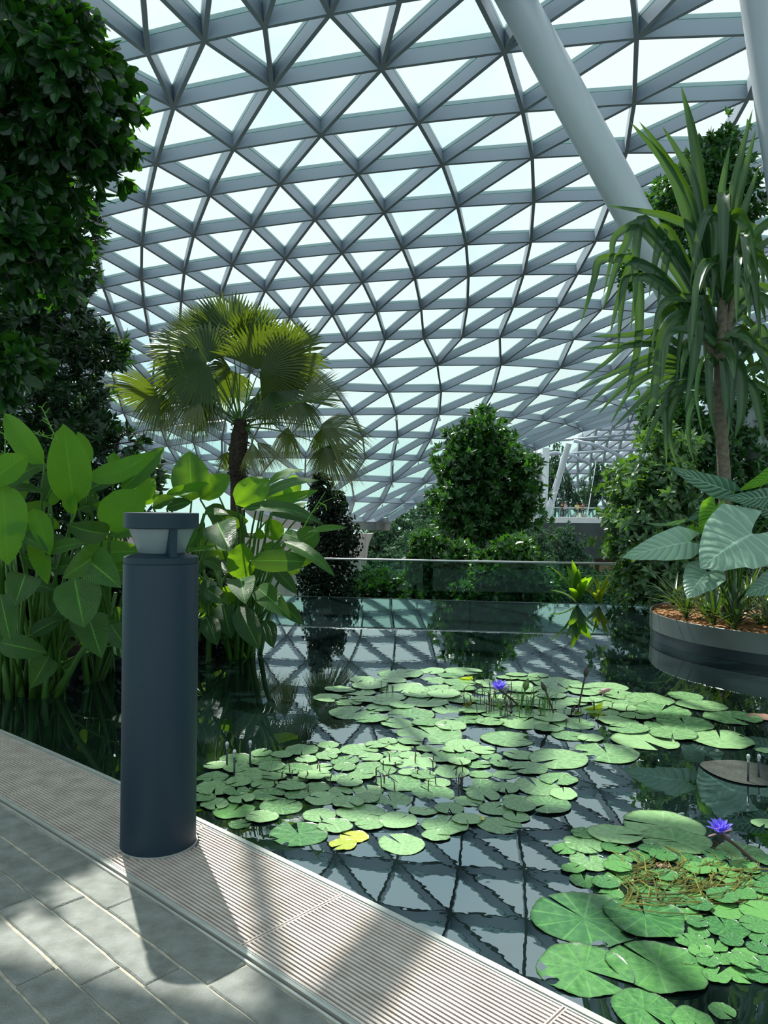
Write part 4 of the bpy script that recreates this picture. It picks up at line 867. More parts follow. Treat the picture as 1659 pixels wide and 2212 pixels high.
for f_ in [(610, 775, rad(20), 100, .85, 1.9, .15, .2, .2), (500, 735, rad(95), 105, .9, 1.7, .05, .6, .05), (420, 760, rad(150), 100, .8, 1.9, .1, .4, .2), (560, 850, rad(-50), 70, .6, 1.5, .3, .2, .1), (450, 785, rad(165), 118, .85, 2.2, .2, -.5, .12), (470, 745, rad(110), 100, .6, 1.6, .05, .5, .1), (455, 740, rad(125), 95, .4, 1.3, .05, .8, .45),
           (520, 765, rad(80), 112, .9, 1.9, .05, .2, .06), (545, 770, rad(60), 115, .6, 1.6, .1, .6, .1), (560, 800, rad(35), 118, .9, 2.1, .15, -.3, .3),
           (600, 790, rad(50), 85, .5, 1.7, .1, .4, .35), (590, 840, rad(-10), 95, .5, 1.9, .2, .1, .15), (430, 800, rad(195), 110, .5, 1.9, .3, .3, .25), (500, 800, rad(230), 85, .5, 1.8, .3, .4, .05),
           (345, 852, rad(172), 118, .22, 1.3, .15, -.3, .5), (352, 850, rad(250), 78, .6, 1.1, .5, -.4, .35), (425, 858, rad(215), 85, .35, 1.6, .6, -.6, .45), (445, 862, rad(260), 70, .5, 1.4, .5, -.2, .35),
           (648, 868, rad(30), 105, .3, .9, .1, -.4, .3), (650, 868, rad(-80), 62, .7, 1.3, .5, -.5, .3), (690, 920, rad(-5), 112, .3, 1.1, .35, -.6, .35), (695, 925, rad(-70), 60, .6, 1.3, .4, -.5, .4),
           (700, 965, rad(-28), 95, .4, 1.0, .35, -.7, .5), (700, 965, rad(-95), 62, .6, 1.1, .3, -.6, .4), (622, 922, rad(-95), 68, .5, .9, .4, -.3, .95), (545, 955, rad(-85), 60, .6, .7, .3, -.3, .95), (555, 955, rad(-40), 62, .4, .8, .5, -.2, .6), (492, 975, rad(-110), 42, .5, .9, .3, .1, .7)]:
    frond(*f_)
for i, (lb, bl) in enumerate([('dark bush on the soil bank at the left edge behind the water plants', [(-20, 1300, 80, 90), (50, 1330, 70, 80), (20, 1230, 70, 60)]),
                   ('dark bush on the soil bank behind the bollard', [(170, 1330, 80, 80), (260, 1330, 80, 80), (220, 1240, 80, 60)]),
                   ('dark bush on the soil bank right of the bollard under the arching leaves', [(400, 1340, 70, 60), (470, 1350, 55, 50), (350, 1290, 60, 70), (430, 1270, 60, 60)])]):
    bb = B(bl, 8.1, .6); tree('dark_bush', lb, bb, ((bb[0][0][0], 8.1, .0), tuple(bb[0][0])), .03, 420, 7, .17, .04, 'mid', 'dtree', cat='bush', droop=.2)
# ------------------------------------------------------------------ broad-leaved water plants at the left
def clump(name, base, lab_): r_ = empty(name, base); tag(r_, lab_, 'leafy plant'); return r_
def gb(x, y): q = G(x, y); return np.array([q[0], q[1], WZ])
CL = [clump('broad_leaved_water_plant', gb(15, 1500), 'broad-leaved water plant at the left frame edge, thick stems rising from the pond'),
      clump('broad_leaved_water_plant', gb(95, 1490), 'tall bright-leaved water plant between the left edge and the bollard'),
      clump('broad_leaved_water_plant', gb(215, 1450), 'broad-leaved water plant directly left of and behind the bollard'),
      clump('broad_leaved_water_plant', gb(400, 1425), 'broad-leaved water plant hidden mostly behind the bollard'),
      clump('broad_leaved_water_plant', gb(520, 1418), 'broad-leaved water plant right of the bollard, leaves arching over the pond')]
def stem_to(leaf, base, root, mat='stem'):
    r = parent_loc(root)+np.array([rnd.uniform(-.12, .12), rnd.uniform(-.1, .15), -.02]); mb = MB(); b = np.array(base, float)
    m_ = np.array([r[0]+(b[0]-r[0])*.35, r[1]+(b[1]-r[1])*.35, r[2]+(b[2]-r[2])*.72])
    P = [r*(1-t)**2+2*m_*t*(1-t)+b*t*t for t in np.linspace(0, 1, 9)]; mb.tube(P, [.017-.010*t for t in np.linspace(0, 1, 9)], n=6, tint=.35); mb.build('petiole', MT[mat], leaf, smooth=True)
TL = [  # clump, base xy, tip xy, width, distance, depth of tip, tilt, bend, tint (bright where lit, dark where shaded)
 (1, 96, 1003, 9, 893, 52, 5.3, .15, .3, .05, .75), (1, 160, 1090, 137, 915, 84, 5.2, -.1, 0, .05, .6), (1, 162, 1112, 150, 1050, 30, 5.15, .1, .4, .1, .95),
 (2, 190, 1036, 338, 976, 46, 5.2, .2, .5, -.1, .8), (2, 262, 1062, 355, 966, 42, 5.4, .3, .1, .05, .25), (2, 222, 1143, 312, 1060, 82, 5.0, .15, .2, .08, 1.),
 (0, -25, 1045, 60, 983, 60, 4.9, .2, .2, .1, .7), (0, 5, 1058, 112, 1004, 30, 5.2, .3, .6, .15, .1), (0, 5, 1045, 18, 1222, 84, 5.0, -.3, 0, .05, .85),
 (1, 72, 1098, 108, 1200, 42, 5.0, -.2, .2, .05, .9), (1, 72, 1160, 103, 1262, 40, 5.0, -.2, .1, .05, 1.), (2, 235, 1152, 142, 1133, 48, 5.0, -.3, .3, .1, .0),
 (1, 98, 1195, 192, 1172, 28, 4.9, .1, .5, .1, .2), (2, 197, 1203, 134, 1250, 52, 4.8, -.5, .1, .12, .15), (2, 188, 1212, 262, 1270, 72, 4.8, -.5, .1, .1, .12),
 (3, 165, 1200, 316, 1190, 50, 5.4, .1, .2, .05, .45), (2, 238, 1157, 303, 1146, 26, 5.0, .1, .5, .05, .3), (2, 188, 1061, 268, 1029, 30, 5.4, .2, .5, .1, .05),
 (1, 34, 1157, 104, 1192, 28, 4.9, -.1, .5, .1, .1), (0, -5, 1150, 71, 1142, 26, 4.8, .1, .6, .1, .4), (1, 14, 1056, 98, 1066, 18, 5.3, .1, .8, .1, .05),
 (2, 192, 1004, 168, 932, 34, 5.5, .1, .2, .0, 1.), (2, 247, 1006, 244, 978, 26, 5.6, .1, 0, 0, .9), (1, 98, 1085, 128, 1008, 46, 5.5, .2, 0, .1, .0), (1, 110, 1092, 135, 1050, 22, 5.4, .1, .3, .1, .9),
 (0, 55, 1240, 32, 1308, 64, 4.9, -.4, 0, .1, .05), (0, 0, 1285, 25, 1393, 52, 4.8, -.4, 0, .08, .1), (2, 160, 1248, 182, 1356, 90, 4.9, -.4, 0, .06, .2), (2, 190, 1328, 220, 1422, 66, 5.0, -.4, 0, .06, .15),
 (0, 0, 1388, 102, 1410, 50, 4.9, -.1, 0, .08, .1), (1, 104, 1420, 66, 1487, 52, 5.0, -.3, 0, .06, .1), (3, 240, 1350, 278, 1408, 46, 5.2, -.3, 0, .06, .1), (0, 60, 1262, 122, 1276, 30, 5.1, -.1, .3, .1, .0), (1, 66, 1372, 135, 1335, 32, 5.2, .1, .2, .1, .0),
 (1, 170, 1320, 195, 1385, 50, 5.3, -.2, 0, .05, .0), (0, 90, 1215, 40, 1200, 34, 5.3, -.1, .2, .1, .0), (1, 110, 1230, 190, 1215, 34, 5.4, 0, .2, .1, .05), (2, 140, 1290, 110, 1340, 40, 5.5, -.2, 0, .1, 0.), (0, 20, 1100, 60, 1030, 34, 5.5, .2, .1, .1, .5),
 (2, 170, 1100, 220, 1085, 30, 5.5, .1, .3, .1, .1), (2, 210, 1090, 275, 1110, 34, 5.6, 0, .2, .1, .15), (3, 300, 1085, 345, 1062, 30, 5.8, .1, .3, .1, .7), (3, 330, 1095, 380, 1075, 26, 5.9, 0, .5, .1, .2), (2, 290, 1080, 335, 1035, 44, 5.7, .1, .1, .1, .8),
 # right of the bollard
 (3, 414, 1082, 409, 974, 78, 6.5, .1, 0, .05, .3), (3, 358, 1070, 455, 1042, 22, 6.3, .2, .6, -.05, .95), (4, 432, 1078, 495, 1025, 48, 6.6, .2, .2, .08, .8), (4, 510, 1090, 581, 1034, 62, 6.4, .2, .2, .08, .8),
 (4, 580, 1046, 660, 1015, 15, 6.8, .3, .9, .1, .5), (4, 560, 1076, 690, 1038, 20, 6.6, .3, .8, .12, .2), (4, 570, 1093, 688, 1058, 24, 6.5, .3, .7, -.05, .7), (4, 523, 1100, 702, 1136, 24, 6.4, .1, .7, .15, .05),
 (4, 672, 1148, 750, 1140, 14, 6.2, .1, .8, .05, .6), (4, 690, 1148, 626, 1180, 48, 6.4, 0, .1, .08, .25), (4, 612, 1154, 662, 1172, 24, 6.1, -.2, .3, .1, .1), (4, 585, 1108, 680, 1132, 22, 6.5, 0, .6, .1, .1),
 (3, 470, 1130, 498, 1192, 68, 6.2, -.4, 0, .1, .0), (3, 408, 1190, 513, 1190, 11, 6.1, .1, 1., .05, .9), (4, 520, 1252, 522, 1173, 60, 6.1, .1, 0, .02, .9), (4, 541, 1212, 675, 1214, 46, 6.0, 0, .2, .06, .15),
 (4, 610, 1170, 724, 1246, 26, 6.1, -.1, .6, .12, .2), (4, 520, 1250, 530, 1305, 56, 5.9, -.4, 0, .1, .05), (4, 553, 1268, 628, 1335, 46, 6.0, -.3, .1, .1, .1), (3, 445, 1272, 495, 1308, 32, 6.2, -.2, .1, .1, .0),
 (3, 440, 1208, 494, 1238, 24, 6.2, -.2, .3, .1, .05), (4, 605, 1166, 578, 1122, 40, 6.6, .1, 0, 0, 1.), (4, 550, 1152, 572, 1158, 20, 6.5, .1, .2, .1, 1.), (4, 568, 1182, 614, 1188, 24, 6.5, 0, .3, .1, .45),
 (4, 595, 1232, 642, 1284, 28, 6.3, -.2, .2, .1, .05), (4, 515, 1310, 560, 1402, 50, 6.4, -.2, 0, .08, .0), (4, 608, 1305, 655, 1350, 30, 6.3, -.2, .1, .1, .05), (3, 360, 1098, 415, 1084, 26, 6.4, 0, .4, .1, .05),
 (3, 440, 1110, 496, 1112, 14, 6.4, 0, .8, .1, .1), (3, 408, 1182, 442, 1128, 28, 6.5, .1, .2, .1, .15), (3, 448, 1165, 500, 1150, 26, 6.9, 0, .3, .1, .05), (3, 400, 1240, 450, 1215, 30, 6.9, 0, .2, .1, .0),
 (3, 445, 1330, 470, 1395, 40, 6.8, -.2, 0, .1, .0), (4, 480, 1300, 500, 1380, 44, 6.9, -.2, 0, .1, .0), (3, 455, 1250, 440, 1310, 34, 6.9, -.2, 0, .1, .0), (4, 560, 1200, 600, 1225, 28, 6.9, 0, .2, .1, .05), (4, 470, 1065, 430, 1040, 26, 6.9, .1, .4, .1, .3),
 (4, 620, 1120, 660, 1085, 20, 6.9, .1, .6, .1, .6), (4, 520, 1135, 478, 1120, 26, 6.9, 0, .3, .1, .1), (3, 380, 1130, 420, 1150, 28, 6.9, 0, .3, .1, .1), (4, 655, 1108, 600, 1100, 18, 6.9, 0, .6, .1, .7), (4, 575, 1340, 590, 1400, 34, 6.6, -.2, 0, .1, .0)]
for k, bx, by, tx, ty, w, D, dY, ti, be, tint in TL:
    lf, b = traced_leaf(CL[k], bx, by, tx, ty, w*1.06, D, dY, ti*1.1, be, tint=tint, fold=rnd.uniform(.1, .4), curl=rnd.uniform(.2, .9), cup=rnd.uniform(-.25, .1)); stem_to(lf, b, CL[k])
for i in range(46):   # deeper leaves, shade put in as dark tint
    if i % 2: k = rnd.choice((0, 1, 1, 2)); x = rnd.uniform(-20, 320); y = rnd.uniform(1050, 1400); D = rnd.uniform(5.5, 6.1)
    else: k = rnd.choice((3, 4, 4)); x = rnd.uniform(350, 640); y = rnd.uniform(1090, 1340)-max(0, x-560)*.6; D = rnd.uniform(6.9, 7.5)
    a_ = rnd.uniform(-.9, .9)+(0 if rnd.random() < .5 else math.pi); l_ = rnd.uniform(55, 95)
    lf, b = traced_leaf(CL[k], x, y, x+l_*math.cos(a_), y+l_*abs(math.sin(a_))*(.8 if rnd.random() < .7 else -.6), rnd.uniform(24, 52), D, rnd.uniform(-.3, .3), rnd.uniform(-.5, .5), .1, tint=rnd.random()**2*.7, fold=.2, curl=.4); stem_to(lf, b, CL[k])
# thick lower stalks
for k, sp in ((0, [(-5, 1520, -40, 1330), (20, 1510, 5, 1340), (48, 1505, 30, 1330), (70, 1508, 60, 1380)]), (1, [(110, 1500, 165, 1420), (95, 1508, 110, 1390), (120, 1505, 230, 1330), (100, 1505, 75, 1330)]), (2, [(215, 1470, 290, 1330), (200, 1475, 250, 1280), (190, 1478, 160, 1300)]),
              (3, [(420, 1440, 395, 1250), (450, 1430, 440, 1230), (410, 1440, 370, 1260)]), (4, [(500, 1425, 470, 1200), (520, 1420, 545, 1180), (540, 1418, 590, 1190), (530, 1420, 620, 1160), (560, 1412, 600, 1280), (510, 1425, 510, 1150)])):
    for bx, by, tx, ty in sp:
        a = gb(bx, by); b_ = W(tx, ty, a[1]+rnd.uniform(-.2, .3)); mb = MB(); mb.tube([a-(0, 0, .03), a*.5+b_*.5+np.array([rnd.uniform(-.03, .03), 0, 0]), b_], [.026, .022, .014], n=8, tint=.2); mb.build('stalk', MT['stem'], CL[k], smooth=True)
# thin flower stalks of the left plants
for x0, y0, x1, y1 in [(118, 940, 90, 880), (120, 950, 70, 935), (10, 990, 12, 935)]:
    mb = MB(); a = W(x0, y0, 5.6); b_ = W(x1, y1, 5.7); mb.tube([W(x0+8, y0+110, 5.6), a, b_], [.006, .005, .003], n=5, tint=.9)
    for i in range(9):
        p = a+(b_-a)*rnd.random(); mb.tube([p, p+np.array([rnd.uniform(-.05, .05), rnd.uniform(-.04, .04), rnd.uniform(0, .05)])], [.006, .002], n=4, tint=1)
    mb.build('flower_stalk', MT['stem'], CL[1])
mb = MB(); a = W(672, 1110, 6.2); mb.tube([W(655, 1140, 6.2), a, W(703, 1062, 6.3)], [.006, .005, .003], n=5, tint=.9); mb.tube([a, W(700, 1083, 6.2), W(724, 1074, 6.2)], [.004, .003, .002], n=4, tint=.9); mb.tube([W(690, 1086, 6.2), W(703, 1092, 6.2), W(706, 1103, 6.2)], [.005, .008, .004], n=5, tint=1.); mb.build('flower_stalk', MT['stem'], CL[4])
# ------------------------------------------------------------------ water lilies
def pad_mesh(name, seed, mat, notch=.16, teeth=26, amp=.012, wob=.02):
    g = random.Random(seed); n = 56; rings = (0.04, .3, .55, .76, .9, .965, 1.); mb = MB(); vs = [(0, 0, .004)]; ts = [0.]
    ph = [g.uniform(0, 6.28) for _ in range(6)]; na = notch
    for r in rings:
        for k in range(n):
            a = na+(2*math.pi-2*na*1.)*k/(n-1); a2 = a
            if r > .0: 
                nt_ = na*(1-r)*.6; a2 = nt_+(2*math.pi-2*nt_)*k/(n-1) if False else a
            R_ = r*(1+.03*math.sin(2*a+ph[0])+.02*math.sin(3*a+ph[1])+(wob*.8*math.sin(5*a+ph[4]) if r > .7 else 0)+((amp*2*(abs((a*teeth/3.14159) % 2-1)-.5)) if r == 1. else 0))
            z = .003+wob*r*r*(.5*math.sin(3*a+ph[2])+.5*math.sin(7*a+ph[3]))*.9+.006*r*math.cos(9*a+ph[5])
            if r == 1.: z += .012+.01*g.random()
            if r == .965: z += .004
            vs.append((R_*math.cos(a2), R_*math.sin(a2), max(z, -.001)+.002)); ts.append(1. if r == 1. else (.25 if r == .965 else 0.))
    fs = [(0, 1+k, 2+k) for k in range(n-1)]
    for q in range(len(rings)-1):
        for k in range(n-1): a = 1+q*n+k; fs.append((a, a+n, a+n+1, a+1))
    mb.add(vs, fs, ts); return mb.mesh(name, MT[mat], True)
PM = [pad_mesh('lily_pad', s, 'pad', notch=.05+.12*(s % 3)/2, wob=.018+.02*(s % 2)) for s in range(6)]
PD = [pad_mesh('lily_pad', 20+s, 'padd', notch=.06+.1*(s % 3)/2, wob=.03+.02*(s % 2), teeth=30) for s in range(6)]
PY = [pad_mesh('lily_pad', 40+s, 'pady', wob=.05) for s in range(2)]; PB = [pad_mesh('lily_pad', 50, 'padb', wob=.03)]
PLACED = []
def put_pad(q, r, me, label, group=None, z=None, tilt=.02, rz=None):
    o = bpy.data.objects.new('lily_pad', me); COL.objects.link(o)
    if z is None:
        lay = sum(1 for (a, b_, r2) in PLACED if (a-q[0])**2+(b_-q[1])**2 < ((r+r2)*.93)**2); z = WZ+.0015+min(lay, 5)*.0028
    PLACED.append((q[0], q[1], r)); o.location = (float(q[0]), float(q[1]), z); o.scale = (r, r*rnd.uniform(.92, 1.), .8*r if r > .1 else .6*r+.02)
    o.rotation_euler = (rnd.uniform(-tilt, tilt), rnd.uniform(-tilt, tilt), rnd.uniform(0, 6.28) if rz is None else rz)
    tag(o, label, 'lily pad', group); return o
# hand-placed large pads: (x, y, width in px, mesh set, label)
BIG = [(1262, 1985, 232, 'D', 'largest deep green lily pad at the lower right, wavy edge facing the walkway'), (1393, 1982, 178, 'D', 'deep green lily pad just right of the largest wavy one'),
 (1262, 2095, 205, 'D', 'big deep green lily pad below the largest one, a curled leaf at its middle'), (1420, 2090, 210, 'D', 'glossy big lily pad with a large notch, lower right'),
 (1392, 2182, 150, 'D', 'big lily pad cut by the lower frame edge, left of its neighbour'), (1498, 2210, 100, 'D', 'lily pad sliced by the lower frame edge at right'), (1432, 1785, 178, 'M', 'long pale lily pad left of the front violet flower'),
 (1458, 1818, 150, 'M', 'broad green lily pad in front of the pad beside the front violet flower'), (1275, 1862, 96, 'M', 'lily pad on the left rim of the right raft, third from the top'), (1262, 1826, 92, 'M', 'lily pad on the left rim of the right raft, second from the top'),
 (1328, 1805, 118, 'M', 'lily pad at the upper left corner of the right raft'), (1600, 1842, 105, 'M', 'shiny lily pad behind the stem of the front violet flower, right edge'), (1478, 2070, 60, 'M', None), (1558, 2068, 66, 'D', None), (1598, 2108, 66, 'D', None), (1640, 2110, 60, 'D', None), (1560, 2185, 60, 'D', None), (1545, 2045, 55, 'D', None),
 (1097, 1597, 122, 'M', 'round veined lily pad in the gap left of centre in the back raft'), (1311, 1627, 142, 'M', 'large toothed lily pad at the front rim of the back raft, right one of two'), (1206, 1641, 138, 'M', 'large toothed lily pad at the front rim, left one of two'),
 (1556, 1597, 146, 'M', 'bright lily pad at the far right tip of the back raft, nearest one'), (1478, 1563, 130, 'M', 'bright lily pad in the middle of the right tip'), (1580, 1550, 124, 'M', 'outermost lily pad pointing at the right frame edge'), (1516, 1525, 112, 'M', 'lily pad at the upper right rim of the back raft'),
 (1428, 1537, 130, 'M', 'lily pad behind the bright ones at the right tip'), (1392, 1601, 142, 'M', 'lily pad with a brown blotch near the right tip of the raft'), (1452, 1587, 110, 'M', 'glossy lily pad touching the outermost bright pad'), (1307, 1485, 98, 'M', 'pale lily pad at the rear edge right of the tall bud'),
 (1205, 1476, 112, 'M', 'pale lily pad behind the tall bud'), (1480, 1505, 78, 'M', 'small lily pad farthest back at the right'), (930, 1587, 146, 'M', 'wide pale lily pad at the left end of the dark water gap'), (1000, 1450, 84, 'M', 'pale lily pad at the rear left edge of the back raft'),
 (865, 1456, 104, 'M', 'rearmost pale lily pad left of the yellow leaf'), (1645, 1550, 62, 'B', 'brown half-sunken lily pad at the right frame edge'), (1652, 1780, 60, 'M', 'lily pad cut by the right frame edge above the front flower'), (1655, 1622, 44, 'M', 'small lily pad cut by the right frame edge near the light stakes'),
 (1080, 1784, 98, 'M', 'glossy lily pad at the front right tip of the near raft'), (1115, 1766, 62, 'M', None), (962, 1782, 112, 'M', 'lily pad with upturned rim at the front of the near raft, centre'), (867, 1824, 108, 'M', 'frontmost round lily pad of the near raft'), (942, 1806, 64, 'M', None), (1008, 1772, 66, 'M', None),
 (862, 1692, 104, 'M', 'large smooth lily pad in the middle of the near raft'), (645, 1802, 132, 'D', 'deep green lily pad pair nearest the walkway right of the bollard'), (780, 1757, 108, 'M', 'large smooth lily pad at the front left of the near raft'), (690, 1762, 78, 'M', None), (505, 1752, 92, 'D', 'deep green lily pad close to the kerb right of the bollard'),
 (607, 1743, 98, 'M', None), (464, 1738, 68, 'M', None), (518, 1781, 52, 'D', None), (652, 1620, 78, 'M', 'small round pad at the rear left of the near raft'), (775, 1620, 84, 'M', 'round pad right of the rear left one'), (765, 1808, 66, 'Y', 'yellowing lily pad at the front of the near raft'), (741, 1826, 60, 'Y', None),
 (1005, 1467, 36, 'Y', None), (1000, 1500, 40, 'M', None), (1010, 1527, 18, 'Y', None), (1032, 1770, 34, 'Y', None), (1432, 1870, 32, 'B', 'small brown dead lily pad in the right raft'), (1180, 1538, 60, 'M', None), (1130, 1560, 120, 'M', None), (1230, 1590, 80, 'M', None), (1275, 1595, 60, 'M', None), (1160, 1700, 110, 'M', None), (1140, 1660, 90, 'M', None)]
SETS = {'M': PM, 'D': PD, 'Y': PY, 'B': PB}
for i, (x, y, w_, st, lb) in enumerate(BIG):
    q = G(x, y); r = w_/2*q[1]/F*.98; ok = lb is not None
    put_pad(q, r, SETS[st][i % len(SETS[st])], lb or {'M': 'medium lily pad wedged between the large pads of its raft', 'D': 'medium deep green lily pad among the large pads at the lower right', 'Y': 'small yellowing lily pad among green ones'}[st], None if ok else {'M': 'medium pads between the large ones', 'D': 'medium deep green pads lower right', 'Y': 'small yellowing lily pads'}[st])
def inpoly(x, y, P):
    c = False; j = len(P)-1
    for i in range(len(P)):
        if (P[i][1] > y) != (P[j][1] > y) and x < (P[j][0]-P[i][0])*(y-P[i][1])/(P[j][1]-P[i][1])+P[i][0]: c = not c
        j = i
    return c
RG = [([(434, 1690), (480, 1640), (600, 1620), (650, 1605), (760, 1612), (860, 1600), (905, 1650), (700, 1700), (600, 1765), (520, 1790), (434, 1755)], 48, (.06, .115), 'M', 'small round lily pad close to the bollard in the near raft', 'small pads beside the bollard'),
      ([(700, 1640), (900, 1600), (1010, 1600), (1150, 1640), (1230, 1700), (1205, 1745), (1130, 1760), (1000, 1775), (830, 1800), (700, 1790), (600, 1745)], 66, (.06, .125), 'M', 'small green lily pad in the middle of the near raft', 'small pads in the middle of the near raft'),
      ([(700, 1495), (770, 1470), (880, 1450), (960, 1450), (1000, 1480), (1010, 1560), (960, 1590), (900, 1570), (780, 1552), (715, 1515)], 46, (.10, .20), 'M', 'pale lily pad in the left half of the back raft', 'pads in the left half of the back raft'),
      ([(1010, 1475), (1140, 1455), (1260, 1470), (1340, 1500), (1480, 1515), (1500, 1560), (1380, 1580), (1260, 1560), (1200, 1580), (1010, 1560)], 52, (.09, .19), 'M', 'pale lily pad in the right half of the back raft', 'pads in the right half of the back raft'),
      ([(1215, 1830), (1260, 1800), (1400, 1830), (1490, 1835), (1659, 1860), (1659, 2000), (1560, 2010), (1480, 1980), (1330, 1960), (1240, 1900)], 62, (.045, .085), 'D', 'small glossy lily pad in the tangle of the right raft', 'small glossy pads in the right raft'),
      ([(1500, 1990), (1659, 1980), (1659, 2120), (1600, 2130), (1520, 2110), (1490, 2040)], 16, (.035, .06), 'D', 'tiny lily pad at the lower right edge of the picture', 'tiny pads at the lower right')]
for P, cnt, (r0, r1), st, lb, gr in RG:
    xs_ = [p[0] for p in P]; ys_ = [p[1] for p in P]; k = 0; tries = 0
    while k < cnt and tries < 6000:
        tries += 1; x = rnd.uniform(min(xs_), max(xs_)); y = max(ys_)-(max(ys_)-min(ys_))*rnd.random()**1.
        if not inpoly(x, y, P): continue
        q = G(x, y); r = rnd.uniform(r0, r1)
        if any((a-q[0])**2+(b_-q[1])**2 < ((r+r2)*(.80 if tries < 3500 else .68))**2 for a, b_, r2 in PLACED): continue
        yel = st == 'M' and rnd.random() < .03
        put_pad(q, r, (PD if st == 'D' else PM)[rnd.randrange(6)], lb, gr, tilt=.04); k += 1
# flowers
def flower(q, h, r, lean, label, up=.75, stem_base=None, seed=3):
    g = random.Random(seed); root = empty('water_lily_flower', (q[0], q[1], q[2])); tag(root, label, 'flower')
    ax = unit(np.array(lean)); a = unit(np.cross(ax, (0, 1, .1))); b_ = np.cross(ax, a); c = np.array(q)
    for ring, (n, el, L_, w_) in enumerate([(8, .62, 1., .20), (8, .9, .98, .19), (7, 1.15, .9, .17)]):
        for k in range(n):
            t = 2*math.pi*(k+.5*ring)/n+g.uniform(-.1, .1); e = el+g.uniform(-.1, .1); o_ = a*math.cos(t)+b_*math.sin(t)
            d = unit(o_*math.cos(e)+ax*math.sin(e)); s = unit(np.cross(d, o_)) if ring < 5 else a
            s = unit(-a*math.sin(t)+b_*math.cos(t)); leaf_obj('petal', MT['petal'], root, c+d*r*.06, c+d*r*L_, r*w_*.62, s, tint=.2+.7*g.random(), bend=.06, fold=.3, shape='lance', m=6)
    for k in range(4):
        t = 2*math.pi*k/4+.3; o_ = a*math.cos(t)+b_*math.sin(t); d = unit(o_*.95+ax*(.1+.25*(k % 2))); s = unit(-a*math.sin(t)+b_*math.cos(t))
        leaf_obj('sepal', MT['sepal'], root, c, c+d*r*.9, r*.1, s, tint=.4+.4*(k % 2), bend=.05, fold=.3, shape='lance', m=6)
    mb = MB()
    for k in range(26):
        t = g.uniform(0, 6.28); e = g.uniform(.9, 1.5); d = (a*math.cos(t)+b_*math.sin(t))*math.cos(e)+ax*math.sin(e); mb.tube([c+d*r*.08, c+d*r*.45], [r*.012, r*.02], n=5)
    mb.build('stamens', MT['stamen'], root)
    mb = MB(); sbp = np.array(stem_base); m_ = (sbp+c)/2+np.array([0, 0, .02]); P_ = [sbp*(1-t)**2+2*m_*t*(1-t)+c*t*t for t in np.linspace(0, 1, 8)]; mb.tube(P_+[c+ax*r*.08], [.0065]*8+[.011], n=8); mb.build('stem', MT['dstem'], root, smooth=True)
def above(x, y, xb, yb):   # point seen at (x,y) standing over the pond point seen at (xb,yb)
    q = G(xb, yb); return W(x, y, q[1]), q
c, q = above(1556, 1803, 1612, 1852); flower(c, .1, .068, (-.1, -.1, 1), 'violet water lily flower on a brown stem in the front right raft', stem_base=G(1640, 1868)+np.array([0, 0, -.01]))
c, q = above(1080, 1492, 1120, 1540); flower(c, .1, .085, (-.15, -.1, 1), 'violet water lily flower in the back raft, left of the buds', stem_base=G(1128, 1533), seed=9)
def bud(x, y, h, xb, yb, w_, label, mat='bud', grp=None, ctrl=None):
    q = G(xb, yb); D = q[1]; t = W(x, y, D); d = h*D/F; root = empty('water_lily_bud', (q[0], q[1], WZ)); tag(root, label, 'flower bud', grp)
    P_ = [q-(0, 0, .02), (q*.6+t*.4)+(ctrl if ctrl is not None else 0), t-(0, 0, d*.5)]; mb = MB(); pts = [P_[0]*(1-s)**2+2*P_[1]*s*(1-s)+P_[2]*s*s for s in np.linspace(0, 1, 8)]; mb.tube(pts, .006, n=7); mb.build('stem', MT['dstem'] if mat == 'bud' else MT['stem'], root, smooth=True)
    ax = unit(pts[-1]-pts[-2]); mb = MB(); w2 = w_*D/F/2; n_ = 9; mb.tube([pts[-1]+ax*d*(i/n_) for i in range(n_+1)], [w2*(.35+.65*math.sin(math.pi*min(1, (i/n_)*1.15)**.8)) if i < n_ else w2*.06 for i in range(n_+1)], n=12); mb.build('sepals', MT[mat], root, smooth=True)
bud(1264, 1450, 24, 1247, 1540, 11, 'tallest dark closed bud standing over the back raft')
bud(1178, 1481, 22, 1199, 1545, 10, 'dark closed bud on a leaning stem, middle of the three', ctrl=np.array([.0, 0, 0]))
bud(1134, 1477, 28, 1124, 1535, 13, 'green half-open bud just right of the back violet flower', 'gbud')
bud(1081, 1520, 26, 1082, 1545, 12, 'green bud in front of the back violet flower', 'gbud')
bud(1235, 1530, 16, 1233, 1545, 8, 'short dark bud at the foot of the tallest one')
bud(1068, 1472, 18, 1070, 1510, 8, 'small green bud touching the left side of the back violet flower', 'gbud')
q = G(1303, 1503); mb = MB(); mb.tube([q+(-.03, 0, .02), q+(0, 0, .035), q+(.04, 0, .045), q+(.06, 0, .05)], [.004, .016, .014, .002], n=10); tag(mb.build('fallen_bud', MT['sepal'], smooth=True), 'pinkish bud lying on the pads right of the tallest bud', 'flower bud')
# loose stalks standing among the pads
def stalks(x0, y0, x1, y1, n, h, name, label, mat, grp=None, bend=.5, th=.0032):
    q0 = G((x0+x1)/2, y1); root = None; mb = MB()
    for _ in range(n):
        q = G(rnd.uniform(x0, x1), rnd.uniform(y0, y1)); hh = h*rnd.uniform(.4, 1.1); dx = rnd.uniform(-bend, bend)*hh; dy = rnd.uniform(-bend, bend)*hh
        mb.tube([q-(0, 0, .01), q+np.array([dx*.2, dy*.2, hh*.7]), q+np.array([dx, dy, hh*rnd.uniform(.7, 1.1)])], [th, th*.9, th*.5], n=5, tint=rnd.random())
    tag(mb.build(name, MT[mat]), label, 'plant stalks', grp, 'stuff')
stalks(1000, 1500, 1110, 1548, 40, .13, 'lily_stalks', 'thin brown stalks left of the back violet flower', 'dstem')
stalks(1115, 1520, 1200, 1552, 34, .16, 'lily_stalks', 'thin stalks between the buds of the back raft', 'stem', bend=.6)
